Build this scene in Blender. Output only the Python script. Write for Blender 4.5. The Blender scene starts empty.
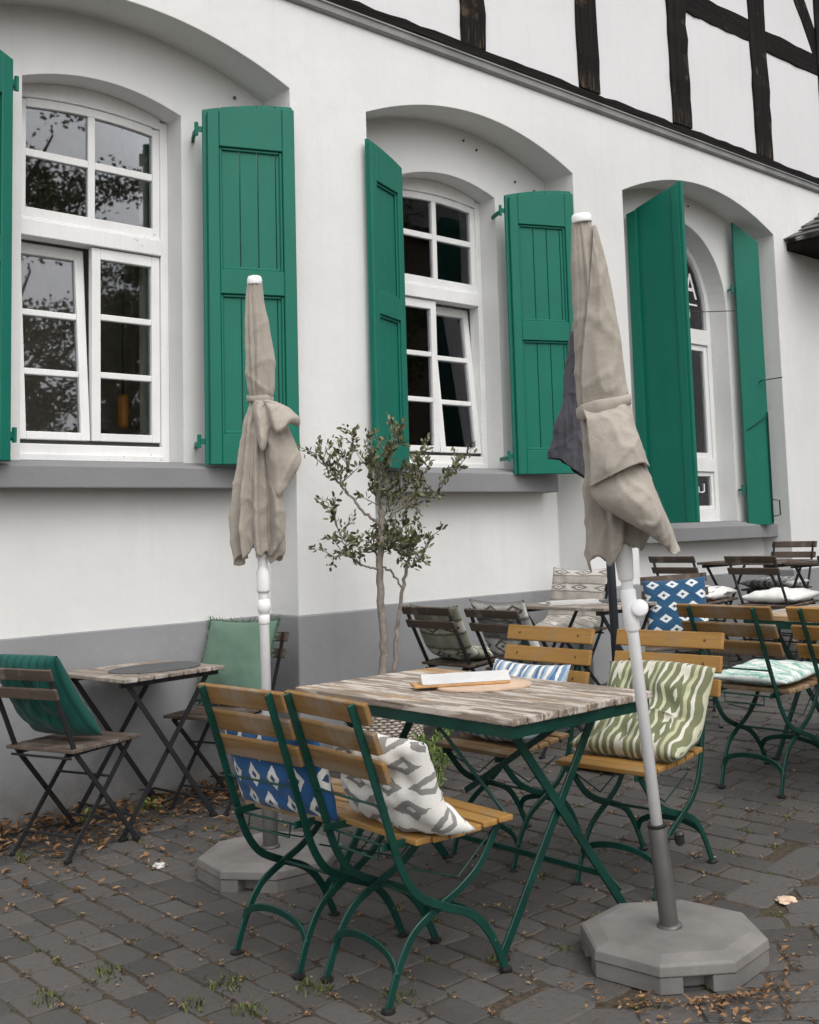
import bpy, bmesh, math, random
from mathutils import Vector, Matrix, noise, Euler
random.seed(7)
S = bpy.context.scene
COL = S.collection
PI = math.pi

# ------------------------------------------------------------------ materials
def newmat(name):
    m = bpy.data.materials.new(name); m.use_nodes = True
    nt = m.node_tree; b = nt.nodes['Principled BSDF']
    return m, nt, b

class G:
    """small helper to write node maths"""
    def __init__(s, nt): s.nt = nt
    def n(s, t, **kw):
        x = s.nt.nodes.new(t)
        for k, v in kw.items(): setattr(x, k, v)
        return x
    def put(s, sock, val):
        if isinstance(val, bpy.types.NodeSocket): s.nt.links.new(val, sock)
        else: sock.default_value = val
    def m(s, op, a, b=0.0, c=None):
        x = s.n('ShaderNodeMath', operation=op); s.put(x.inputs[0], a); s.put(x.inputs[1], b)
        if c is not None: s.put(x.inputs[2], c)
        return x.outputs[0]
    def mix(s, f, a, b, blend='MIX'):
        x = s.n('ShaderNodeMix', data_type='RGBA', blend_type=blend)
        s.put(x.inputs[0], f)
        s.put(x.inputs[6], a if isinstance(a, bpy.types.NodeSocket) else (*a, 1))
        s.put(x.inputs[7], b if isinstance(b, bpy.types.NodeSocket) else (*b, 1))
        return x.outputs[2]
    def obj(s, scale=(1, 1, 1)):
        t = s.n('ShaderNodeTexCoord'); mp = s.n('ShaderNodeMapping')
        s.nt.links.new(t.outputs['Object'], mp.inputs[0]); mp.inputs['Scale'].default_value = scale
        return mp.outputs[0]
    def noise(s, vec, scale, detail=4, rough=.55):
        x = s.n('ShaderNodeTexNoise'); s.put(x.inputs['Vector'], vec)
        x.inputs['Scale'].default_value = scale; x.inputs['Detail'].default_value = detail
        x.inputs['Roughness'].default_value = rough
        return x.outputs['Fac']
    def ramp(s, f, lo, hi):
        x = s.n('ShaderNodeMapRange'); s.put(x.inputs[0], f)
        x.inputs[1].default_value = lo; x.inputs[2].default_value = hi; x.clamp = True
        return x.outputs[0]
    def rnd(s):
        return s.n('ShaderNodeNewGeometry').outputs['Random Per Island']
    def bump(s, b, h, strength=.3, dist=.01):
        x = s.n('ShaderNodeBump'); x.inputs['Strength'].default_value = strength
        x.inputs['Distance'].default_value = dist
        s.nt.links.new(h, x.inputs['Height']); s.nt.links.new(x.outputs[0], b.inputs['Normal'])

def mat_plain(name, col, rough=.5, var=.12, nscale=8, bump=0, bscale=60, metal=0, stretch=(1, 1, 1), spec=.5, island=0):
    m, nt, b = newmat(name); g = G(nt)
    v = g.obj(stretch)
    f = g.noise(v, nscale)
    k = g.ramp(f, .3, .7)
    lo = tuple(c * (1 - var) for c in col); hi = tuple(min(1, c * (1 + var)) for c in col)
    c = g.mix(k, lo, hi)
    if island:
        r = g.rnd()
        c = g.mix(g.m('MULTIPLY', r, island), c, (0.01, 0.008, 0.006))
    nt.links.new(c, b.inputs['Base Color'])
    b.inputs['Roughness'].default_value = rough; b.inputs['Metallic'].default_value = metal
    b.inputs['Specular IOR Level'].default_value = spec
    if bump: g.bump(b, g.noise(v, bscale), bump, .004)
    return m

def mat_stucco(name, col, dirt=.1, splash=False):
    m, nt, b = newmat(name); g = G(nt); v = g.obj()
    f1 = g.noise(v, 1.1, 5); f2 = g.noise(v, 9, 4)
    c = g.mix(g.ramp(f1, .35, .7), col, tuple(x * (1 - dirt) for x in col))
    c = g.mix(g.m('MULTIPLY', g.ramp(f2, .5, .8), .12), c, tuple(x * .8 for x in col))
    st = g.obj((5, 5, .35)); f3 = g.noise(st, 3, 4)
    c = g.mix(g.m('MULTIPLY', g.ramp(f3, .52, .8), .17), c, tuple(x * .70 for x in col))
    if splash:
        sp = g.n('ShaderNodeSeparateXYZ'); nt.links.new(v, sp.inputs[0])
        hz = g.m('ADD', sp.outputs[2], g.m('MULTIPLY', g.m('SUBTRACT', g.noise(v, 7, 5, .65), .5), .45))
        c = g.mix(g.m('MULTIPLY', g.ramp(hz, .26, .02), .55), c, (.10, .085, .068))
        c = g.mix(g.m('MULTIPLY', g.ramp(g.noise(v, 26, 5, .7), .60, .70), .25), c, tuple(x * 1.35 for x in col))
    nt.links.new(c, b.inputs['Base Color']); b.inputs['Roughness'].default_value = .9
    b.inputs['Specular IOR Level'].default_value = .2
    h = g.m('ADD', g.m('MULTIPLY', g.noise(v, 14, 3), 1.0), g.m('MULTIPLY', g.noise(v, 160, 3), .25))
    g.bump(b, h, .35, .008)
    return m

def mat_wood(name, c1, c2, c3=None, grain=28, rough=.6, wear=0, wearcol=(.33, .29, .25), island=.35, along='y', spec=.35):
    m, nt, b = newmat(name); g = G(nt)
    sc = {'y': (1, .06, 1), 'x': (.06, 1, 1), 'z': (1, 1, .06)}[along]
    r = g.rnd()
    t = g.n('ShaderNodeTexCoord'); ad = g.n('ShaderNodeVectorMath', operation='ADD')
    cm = g.n('ShaderNodeCombineXYZ'); g.put(cm.inputs[0], g.m('MULTIPLY', r, 37.0)); g.put(cm.inputs[1], g.m('MULTIPLY', r, 91.0))
    nt.links.new(t.outputs['Object'], ad.inputs[0]); nt.links.new(cm.outputs[0], ad.inputs[1])
    mp = g.n('ShaderNodeMapping'); nt.links.new(ad.outputs[0], mp.inputs[0]); mp.inputs['Scale'].default_value = sc
    v = mp.outputs[0]
    f = g.noise(v, grain, 6, .65)
    c = g.mix(g.ramp(f, .3, .72), c1, c2)
    f2 = g.noise(v, grain * 3.2, 4, .7)
    c = g.mix(g.m('MULTIPLY', g.ramp(f2, .55, .75), .55), c, tuple(x * .35 for x in c1))
    if c3:
        f3 = g.noise(v, grain * .55, 5, .6)
        c = g.mix(g.ramp(f3, .5, .62), c, c3)
    if wear:
        f4 = g.noise(ad.outputs[0], 7, 5, .6)
        c = g.mix(g.m('MULTIPLY', g.ramp(f4, .62 - wear * .25, .75 - wear * .15), .85), c, wearcol)
    if along == 'z':                       # raw, split wood at the post feet
        sp = g.n('ShaderNodeSeparateXYZ'); nt.links.new(t.outputs['Object'], sp.inputs[0])
        lo = g.ramp(g.m('ADD', sp.outputs[2], g.m('MULTIPLY', f, .22)), 4.72, 4.55)
        c = g.mix(g.m('MULTIPLY', g.m('MULTIPLY', lo, .7), g.ramp(f2, .54, .62)), c, (.19, .13, .08))
    c = g.mix(g.m('MULTIPLY', r, island), c, tuple(x * .45 for x in c1))
    nt.links.new(c, b.inputs['Base Color']); b.inputs['Roughness'].default_value = rough; b.inputs['Specular IOR Level'].default_value = spec
    g.bump(b, g.m('ADD', f, g.m('MULTIPLY', f2, .5)), .35 if spec > .2 else .9, .003 if spec > .2 else .012)
    return m

def mat_table(name):
    m, nt, b = newmat(name); g = G(nt); r = g.rnd()
    t = g.n('ShaderNodeTexCoord'); ad = g.n('ShaderNodeVectorMath', operation='ADD')
    cm = g.n('ShaderNodeCombineXYZ'); g.put(cm.inputs[0], g.m('MULTIPLY', r, 17.0)); g.put(cm.inputs[1], g.m('MULTIPLY', r, 53.0))
    nt.links.new(t.outputs['Object'], ad.inputs[0]); nt.links.new(cm.outputs[0], ad.inputs[1])
    def mp(s):
        x = g.n('ShaderNodeMapping'); nt.links.new(ad.outputs[0], x.inputs[0]); x.inputs['Scale'].default_value = s; return x.outputs[0]
    v = mp((1, .05, 1)); f = g.noise(v, 42, 6, .7)
    c = g.mix(g.ramp(f, .3, .7), (0.1313, 0.1, 0.075), (0.375, 0.3063, 0.25))
    pe = g.noise(mp((1, .13, 1)), 26, 6, .7)           # peeling pale paint
    c = g.mix(g.m('MULTIPLY', g.ramp(pe, .48, .55), .75), c, (0.625, 0.5625, 0.5))
    oc = g.noise(mp((1, .22, 1)), 5.5, 4, .6)           # ochre varnish left in patches
    c = g.mix(g.m('MULTIPLY', g.ramp(oc, .56, .66), .65), c, (0.425, 0.2438, 0.08125))
    cr = g.noise(mp((1, .035, 1)), 95, 4, .7)
    c = g.mix(g.m('MULTIPLY', g.ramp(cr, .57, .68), .85), c, (0.0625, 0.05, 0.04375))
    nt.links.new(c, b.inputs['Base Color']); b.inputs['Roughness'].default_value = .8
    g.bump(b, g.m('ADD', f, g.m('ADD', pe, g.m('MULTIPLY', cr, -.6))), .6, .004)
    return m

def uvxy(g):
    t = g.n('ShaderNodeUVMap'); sp = g.n('ShaderNodeSeparateXYZ'); g.nt.links.new(t.outputs[0], sp.inputs[0])
    return sp.outputs[0], sp.outputs[1], t.outputs[0]

def cloth_finish(g, nt, b, c, fine=260, wob=.15, crease=0):
    v = g.obj(); f = g.noise(v, fine, 2)
    w = g.noise(v, 16, 3)
    if crease:          # long soft creases running down the cloth, crossed by short ones
        wp = g.n('ShaderNodeTexNoise'); g.put(wp.inputs['Vector'], g.obj((1, 1, .5))); wp.inputs['Scale'].default_value = 4
        mx = g.n('ShaderNodeMix', data_type='VECTOR'); mx.inputs[0].default_value = .12
        nt.links.new(g.obj((1, 1, .22)), mx.inputs[4]); nt.links.new(wp.outputs['Color'], mx.inputs[5])
        n1 = g.noise(mx.outputs[1], 17, 2, .5); n2 = g.noise(g.obj((1, 1, 1.6)), 9, 3, .6)
        rid = g.m('ABSOLUTE', g.m('SUBTRACT', n1, .5)); rid2 = g.m('ABSOLUTE', g.m('SUBTRACT', n2, .5))
        w = g.m('ADD', g.m('MULTIPLY', rid, 5.0), g.m('MULTIPLY', rid2, 2.2)); wob = crease
    nt.links.new(g.mix(g.m('MULTIPLY', g.ramp(f, .4, .75), .16), c, (.05, .05, .05)), b.inputs['Base Color'])
    b.inputs['Roughness'].default_value = .95; b.inputs['Specular IOR Level'].default_value = .15
    b.inputs['Sheen Weight'].default_value = .15
    g.bump(b, g.m('ADD', g.m('MULTIPLY', w, wob), g.m('MULTIPLY', f, .10)), .25, .008)

def jag(g, uv, amp, sc=(3, 40)):
    """ikat bleeding: irregular displacement"""
    mp = g.n('ShaderNodeMapping'); g.nt.links.new(uv, mp.inputs[0]); mp.inputs['Scale'].default_value = (sc[0], sc[1], 1)
    return g.m('MULTIPLY', g.m('SUBTRACT', g.noise(mp.outputs[0], 1.0, 3, .7), .5), amp)

def mat_ikat_diamonds(name, ground, light, core, nx, ny, a=.30, bb=.40, ring=(.28, 1.0), stag=True, amp=.35):
    m, nt, b = newmat(name); g = G(nt); x, y, uv = uvxy(g)
    yy = g.m('MULTIPLY', y, ny); row = g.m('FLOOR', yy)
    par = g.m('MULTIPLY', g.m('MODULO', row, 2.0), .5 if stag else 0.0)
    xx = g.m('ADD', g.m('ADD', g.m('MULTIPLY', x, nx), par), jag(g, uv, amp * .5, (nx, ny * 9)))
    fx = g.m('ABSOLUTE', g.m('SUBTRACT', g.m('FRACT', xx), .5))
    fy = g.m('ABSOLUTE', g.m('SUBTRACT', g.m('FRACT', g.m('ADD', yy, jag(g, uv, amp, (nx * 9, ny)))), .5))
    d = g.m('ADD', g.m('DIVIDE', fx, a), g.m('DIVIDE', fy, bb))
    inside = g.m('LESS_THAN', d, ring[1]); hole = g.m('LESS_THAN', d, ring[0])
    c = g.mix(inside, ground, light); c = g.mix(hole, c, core)
    cloth_finish(g, nt, b, c); return m

def mat_ikat_stripes(name, cols, n, amp=.5, blobs=None, across=False, edge=14):
    """stripes that run along v, with bled edges; blobs = (colour, nx, ny)"""
    m, nt, b = newmat(name); g = G(nt); x, y, uv = uvxy(g)
    if across: x, y = y, x
    j = jag(g, uv, amp, (edge, 5) if not across else (5, edge))
    wob = g.m('MULTIPLY', g.m('SINE', g.m('MULTIPLY', y, 19.0)), .035)
    fx = g.m('FRACT', g.m('ADD', g.m('ADD', g.m('MULTIPLY', x, n), j), wob))
    cr = g.n('ShaderNodeValToRGB'); cr.color_ramp.interpolation = 'CONSTANT'
    el = cr.color_ramp.elements
    while len(el) < len(cols): el.new(.5)
    for e, (p, c) in zip(el, cols): e.position = p; e.color = (*c, 1)
    nt.links.new(fx, cr.inputs[0]); c = cr.outputs[0]
    if blobs:
        bc, nx, ny, core = blobs
        fy = g.m('ABSOLUTE', g.m('SUBTRACT', g.m('FRACT', g.m('ADD', g.m('MULTIPLY', y, ny), jag(g, uv, .3, (20, 3)))), .5))
        fb = g.m('ABSOLUTE', g.m('SUBTRACT', g.m('FRACT', g.m('MULTIPLY', x, nx)), .5))
        d = g.m('ADD', g.m('DIVIDE', fb, .20), g.m('DIVIDE', fy, .42))
        c = g.mix(g.m('LESS_THAN', d, 1.0), c, bc); c = g.mix(g.m('LESS_THAN', d, .35), c, core)
    cloth_finish(g, nt, b, c); return m

def mat_kilim(name, base, mid, dark, ny=7):
    m, nt, b = newmat(name); g = G(nt); x, y, uv = uvxy(g)
    j = jag(g, uv, .25, (40, 8))
    yy = g.m('ADD', g.m('MULTIPLY', y, ny), j); row = g.m('FLOOR', yy); fy = g.m('FRACT', yy)
    odd = g.m('MODULO', row, 2.0)
    band = g.m('GREATER_THAN', g.m('ABSOLUTE', g.m('SUBTRACT', fy, .5)), .36)
    thin = g.m('GREATER_THAN', g.m('ABSOLUTE', g.m('SUBTRACT', fy, .5)), .44)
    fx = g.m('ABSOLUTE', g.m('SUBTRACT', g.m('FRACT', g.m('MULTIPLY', x, 2.5)), .5))
    d = g.m('ADD', g.m('DIVIDE', fx, .42), g.m('DIVIDE', g.m('ABSOLUTE', g.m('SUBTRACT', fy, .5)), .40))
    dia = g.m('MULTIPLY', g.m('LESS_THAN', d, 1.0), odd)
    dia2 = g.m('MULTIPLY', g.m('LESS_THAN', d, .62), odd); dia3 = g.m('MULTIPLY', g.m('LESS_THAN', d, .25), odd)
    c = g.mix(g.m('SUBTRACT', 1.0, odd), base, mid)
    c = g.mix(dia, c, dark); c = g.mix(dia2, c, base); c = g.mix(dia3, c, dark)
    c = g.mix(band, c, mid); c = g.mix(thin, c, dark)
    cloth_finish(g, nt, b, c); return m

def mat_cloth(name, col, rib=0, crease=0):
    m, nt, b = newmat(name); g = G(nt)
    v = g.obj(); f = g.noise(v, 5, 4)
    c = g.mix(g.ramp(f, .3, .7), tuple(x * .93 for x in col), tuple(min(1, x * 1.08) for x in col))
    if rib:
        x, y, uv = uvxy(g)
        s = g.m('SINE', g.m('MULTIPLY', x, rib * 6.283))
        c = g.mix(g.ramp(s, .55, 1.0), c, tuple(q * .55 for q in col))
    cloth_finish(g, nt, b, c, crease=crease); return m

def mat_paver():
    m, nt, b = newmat('basalt_paving'); g = G(nt); v = g.obj(); r = g.rnd()
    f = g.noise(v, 5, 5); f2 = g.noise(v, 55, 4); f3 = g.noise(v, 240, 2)
    c = g.mix(r, (.056, .0525, .050), (.094, .088, .0835))
    c = g.mix(g.m('MULTIPLY', g.ramp(f, .45, .75), .5), c, (.090, .081, .072))
    c = g.mix(g.m('MULTIPLY', g.ramp(f2, .5, .8), .45), c, (.033, .031, .029))
    c = g.mix(g.m('MULTIPLY', g.ramp(f3, .6, .8), .30), c, (.15, .143, .135))
    nt.links.new(c, b.inputs['Base Color'])
    nt.links.new(g.m('ADD', .62, g.m('MULTIPLY', f, .25)), b.inputs['Roughness'])
    b.inputs['Specular IOR Level'].default_value = .35
    g.bump(b, g.m('ADD', g.m('MULTIPLY', f2, 1.0), g.m('MULTIPLY', f3, .3)), .5, .006)
    return m

def mat_soil():
    m, nt, b = newmat('joint_soil'); g = G(nt); v = g.obj()
    f = g.noise(v, 2.2, 4); f2 = g.noise(v, 60, 4)
    c = g.mix(g.ramp(f2, .3, .7), (.022, .016, .012), (.085, .060, .038))
    c = g.mix(g.m('MULTIPLY', g.ramp(f, .5, .65), .55), c, (.055, .055, .022))
    nt.links.new(c, b.inputs['Base Color']); b.inputs['Roughness'].default_value = .95
    g.bump(b, f2, .7, .01); return m

def mat_leaf(name, c1, c2, trans=.0):
    m, nt, b = newmat(name); g = G(nt)
    c = g.mix(g.rnd(), c1, c2)
    nt.links.new(c, b.inputs['Base Color']); b.inputs['Roughness'].default_value = .6
    b.inputs['Specular IOR Level'].default_value = .3
    return m

def mat_glass():
    m, nt, b = newmat('window_glass'); g = G(nt); nt.nodes.remove(b)
    out = nt.nodes['Material Output']
    fr = g.n('ShaderNodeFresnel'); fr.inputs[0].default_value = 1.75
    gl = g.n('ShaderNodeBsdfGlossy'); gl.inputs['Roughness'].default_value = .018; gl.inputs[0].default_value = (.95, .95, 1, 1)
    tr = g.n('ShaderNodeBsdfTransparent'); tr.inputs[0].default_value = (.92, .93, .92, 1)
    mx = g.n('ShaderNodeMixShader')
    bp = g.n('ShaderNodeBump'); bp.inputs['Strength'].default_value = .015; bp.inputs['Distance'].default_value = .02
    nt.links.new(g.noise(g.obj(), 2.2, 1), bp.inputs['Height']); nt.links.new(bp.outputs[0], gl.inputs['Normal'])
    nt.links.new(fr.outputs[0], mx.inputs[0]); nt.links.new(tr.outputs[0], mx.inputs[1]); nt.links.new(gl.outputs[0], mx.inputs[2])
    nt.links.new(mx.outputs[0], out.inputs[0]); return m

def mat_emit(name, col, s):
    m, nt, b = newmat(name)
    b.inputs['Base Color'].default_value = (*col, 1); b.inputs['Emission Color'].default_value = (*col, 1)
    b.inputs['Emission Strength'].default_value = s; return m

M = {}
M['stucco'] = mat_stucco('white_stucco', (.76, .757, .745))
M['infill'] = mat_stucco('white_infill', (.72, .72, .725), .06)
M['plinth'] = mat_stucco('grey_plinth_paint', (.300, .303, .310), .16, True)
M['sill'] = mat_stucco('grey_sill_paint', (0.25, 0.25, 0.2562), .15)
M['cornice'] = mat_plain('grey_moulding_paint', (0.2625, 0.2625, 0.2625), .7, .2, 5, .2)
M['timber'] = mat_wood('black_timber', (0.0075, 0.006875, 0.00625), (0.02125, 0.01875, 0.0175), None, 22, .7, .10, (0.1063, 0.0725, 0.0475), .3, 'z', .08)
M['timber_h'] = mat_wood('black_timber_beam', (0.0075, 0.006875, 0.00625), (0.02125, 0.01875, 0.0175), None, 22, .7, .02, (0.0625, 0.05625, 0.05), .3, 'x', .08)

def mat_chipped(name, col, under, rough, amount, spec, streak):
    m, nt, b = newmat(name); g = G(nt); v = g.obj()
    c = g.mix(g.ramp(g.noise(v, 4, 4), .3, .7), tuple(x * .93 for x in col), tuple(x * 1.05 for x in col))
    st = g.noise(g.obj((9, 9, .5)), 5, 5, .65)                       # faint weathering that runs down the boards
    c = g.mix(g.m('MULTIPLY', g.ramp(st, .5, .8), streak), c, tuple(x * .62 + .02 for x in col))
    big = g.ramp(g.noise(v, 2.6, 2), .48, .66)
    ch = g.m('MULTIPLY', g.ramp(g.noise(v, 34, 6, .72), amount, amount + .02), big)
    c = g.mix(ch, c, under)
    nt.links.new(c, b.inputs['Base Color']); b.inputs['Specular IOR Level'].default_value = spec
    nt.links.new(g.m('ADD', rough, g.m('MULTIPLY', st, .2)), b.inputs['Roughness'])
    g.bump(b, g.m('SUBTRACT', g.noise(g.obj((1, 1, .1)), 60, 3), g.m('MULTIPLY', ch, .8)), .22, .003); return m
M['winpaint'] = mat_chipped('white_window_paint', (.80, .80, .79), (.22, .21, .19), .42, .64, .4, .18)
M['green'] = mat_chipped('green_shutter_paint', (.0045, .150, .103), (.10, .14, .11), .38, .70, .3, .35)
M['dark_strip'] = mat_plain('plain_dark_grey', (0.0375, 0.0375, 0.0375), .6)
M['glass'] = mat_glass()
M['roomdark'] = mat_plain('dim_plaster', (.60, .52, .46), .9)
M['curtain'] = mat_plain('taupe_curtain', (.74, .67, .63), .9, .1, 4, .1, 20, stretch=(6, 6, .3))
M['greenmetal'] = mat_plain('dark_green_metal_paint', (.0035, .041, .030), .40, .3, 9, .18, 90, spec=.4)
M['blackmetal'] = mat_plain('black_metal', (0.0175, 0.0175, 0.02), .45, .2, 9)
M['slat'] = mat_wood('ochre_varnished_slat', (0.3063, 0.16, 0.0425), (0.4312, 0.2438, 0.075), None, 26, .5, .15, (0.275, 0.2, 0.125), .22)
M['slat_old'] = mat_wood('weathered_slat', (0.1875, 0.1, 0.035), (0.3063, 0.1775, 0.065), (0.2375, 0.1812, 0.125), 26, .65, .38, (0.275, 0.225, 0.175), .35)
M['seat_old'] = mat_wood('worn_seat_slat', (0.2, 0.1187, 0.05375), (0.3, 0.1938, 0.1), None, 26, .6, .4, (0.35, 0.275, 0.2), .3)
M['dslat'] = mat_wood('grey_brown_slat', (0.06875, 0.05, 0.03875), (0.1438, 0.1075, 0.0825), None, 30, .75, .3, (0.225, 0.2, 0.175), .4)
M['pslat'] = mat_wood('bleached_slat', (0.1875, 0.15, 0.125), (0.4, 0.3438, 0.2937), None, 30, .8, .35, (0.625, 0.575, 0.525), .35)
M['tabletop'] = mat_table('peeling_tabletop')
M['canvas'] = mat_cloth('taupe_canvas', (0.385, 0.345, 0.297), 0, .9)
M['canvas_dark'] = mat_cloth('slate_canvas', (0.0825, 0.0825, 0.0975), 0, 1.2)
M['whitemetal'] = mat_plain('white_powder_coat', (0.86, 0.86, 0.86), .4, .05)
M['darkpole'] = mat_plain('anthracite_pole', (0.04375, 0.0475, 0.0575), .45, .1)
M['steel'] = mat_plain('grey_steel_tube', (.115, .110, .105), .42, .12, 12, metal=.35)
M['concrete'] = mat_plain('grey_base_plastic', (.172, .163, .154), .65, .26, 5, .25, 120)
M['knobblack'] = mat_plain('black_plastic', (0.015, 0.015, 0.015), .4)
M['paver'] = mat_paver(); M['soil'] = mat_soil()
M['dryleaf'] = mat_leaf('dry_leaves', (.075, .036, .016), (.33, .19, .09))
M['crumb'] = mat_leaf('dry_crumbs', (.05, .030, .017), (.30, .20, .115))
M['grass'] = mat_leaf('green_grass', (.035, .05, .010), (.13, .14, .04))
M['olive'] = mat_leaf('olive_leaves', (.040, .050, .020), (.205, .20, .100))
M['bark'] = mat_plain('pale_grey_bark', (0.25, 0.2188, 0.1875), .9, .3, 25, .6, 60)
M['treeleaf'] = mat_leaf('street_tree_leaves', (0.05, 0.075, 0.025), (0.1625, 0.2, 0.075))
M['treebark'] = mat_plain('dark_bark', (0.075, 0.0625, 0.05), .9, .3, 20, .5)
M['weed'] = mat_leaf('weed_leaves', (0.0875, 0.1625, 0.0375), (0.3, 0.375, 0.125))
M['wicker'] = mat_plain('bleached_wicker', (0.525, 0.4625, 0.4), .8, .3, 40, .3, 90, island=.35)
M['paper'] = mat_plain('white_card', (.56, .555, .54), .6, .06)
M['ink'] = mat_plain('grey_ink', (0.5875, 0.6, 0.625), .7)
M['board'] = mat_plain('pale_wood_board', (0.625, 0.4625, 0.3375), .6, .12, 14)
M['oak'] = mat_plain('honey_oak', (0.5, 0.275, 0.1125), .5, .2, 20)
M['slate'] = mat_plain('dark_grey_slate', (0.0775, 0.08, 0.085), .6, .15, 10, .2)
M['roofslate'] = mat_plain('roof_slate', (0.1063, 0.1, 0.0975), .6, .25, 20, .4, 40, island=.5)
M['lettering'] = mat_plain('white_lettering', (0.86, 0.86, 0.86), .5, .02)
M['poster'] = mat_plain('blue_grey_poster', (0.125, 0.1875, 0.2125), .5, .1)
M['brass'] = mat_plain('dull_bolt', (.16, .11, .06), .5, .2, 9, metal=.6)
M['brick'] = mat_plain('brown_brick', (0.3, 0.2063, 0.1562), .9, .2, 6, .2, 30)
M['amber'] = mat_emit('amber_shade', (.34, .13, .02), .05)
# cushions
M['c_blue'] = mat_ikat_diamonds('blue_ikat', (0.0225, 0.0975, 0.2562), (0.725, 0.725, 0.6875), (0.0375, 0.08125, 0.175), 4.6, 3.0, .30, .46, (.36, 1.0), True, .12)
M['c_grey'] = mat_ikat_diamonds('grey_ikat', (0.75, 0.7312, 0.6875), (0.25, 0.2438, 0.2313), (0.6875, 0.675, 0.6375), 3.2, 5.5, .44, .46, (.36, 1.0), True, .22)
M['c_bluestripe'] = mat_ikat_stripes('blue_striped_ikat', [(0, (0.775, 0.7625, 0.7125)), (.22, (0.2125, 0.3125, 0.4375)), (.36, (0.08125, 0.1313, 0.2188)), (.5, (0.75, 0.7375, 0.7)), (.66, (0.175, 0.275, 0.425)), (.84, (0.4, 0.4875, 0.5625))], 5, .22, ((0.09375, 0.2, 0.425), 5, 2.1, (0.075, 0.1625, 0.35)))
M['c_olive'] = mat_ikat_stripes('olive_striped_ikat', [(0, (0.165, 0.175, 0.09496)), (.14, (0.5, 0.5, 0.36)), (.22, (0.155, 0.165, 0.09)), (.36, (0.58, 0.56, 0.47)), (.62, (0.19, 0.2, 0.11)), (.72, (0.46, 0.46, 0.3)), (.82, (0.16, 0.17, 0.09)), (.92, (0.6, 0.58, 0.5))], 3.2, .10, ((0.145, 0.16, 0.08504), 3.2, 2.2, (0.6, 0.58, 0.5)), False, 7)
M['c_mint'] = mat_ikat_stripes('mint_ikat', [(0, (0.65, 0.7125, 0.675)), (.2, (0.2, 0.45, 0.375)), (.36, (0.55, 0.65, 0.6)), (.55, (0.3375, 0.55, 0.475)), (.72, (0.75, 0.775, 0.725))], 5, 1.1, None, True, 9)
M['c_bluedia'] = mat_ikat_diamonds('blue_white_lozenges', (0.025, 0.085, 0.1688), (0.65, 0.675, 0.675), (0.0275, 0.075, 0.1438), 3.2, 5, .34, .40, (.34, 1.0), True, .12)
M['c_kilim'] = mat_kilim('olive_kilim', (0.55, 0.5375, 0.45), (0.275, 0.275, 0.2125), (0.1063, 0.1125, 0.0625), 7)
M['c_kilim_grey'] = mat_kilim('grey_kilim', (0.65, 0.6375, 0.6), (0.3, 0.2875, 0.275), (0.1375, 0.1313, 0.125), 6)
M['c_stripe'] = mat_kilim('taupe_kilim', (0.625, 0.5875, 0.5375), (0.425, 0.3875, 0.35), (0.2125, 0.1938, 0.175), 10)
M['c_bottle'] = mat_cloth('bottle_green_cloth', (0.005, 0.085, 0.06875), 9)
M['c_sage'] = mat_cloth('sage_velvet', (0.115, 0.1938, 0.1438))
M['c_white'] = mat_cloth('white_cloth', (0.775, 0.775, 0.75))
M['c_dash'] = mat_ikat_diamonds('white_with_dashes', (0.8, 0.7875, 0.7625), (0.125, 0.125, 0.125), (0.125, 0.125, 0.125), 5, 2.2, .10, .42, (.0, 1.0), True, .2)
M['c_dark'] = mat_ikat_stripes('dark_grey_ikat', [(0, (0.125, 0.1375, 0.1375)), (.3, (0.375, 0.3875, 0.375)), (.5, (0.1625, 0.175, 0.175)), (.75, (0.5, 0.5, 0.475))], 4, 1.0, None)

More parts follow.
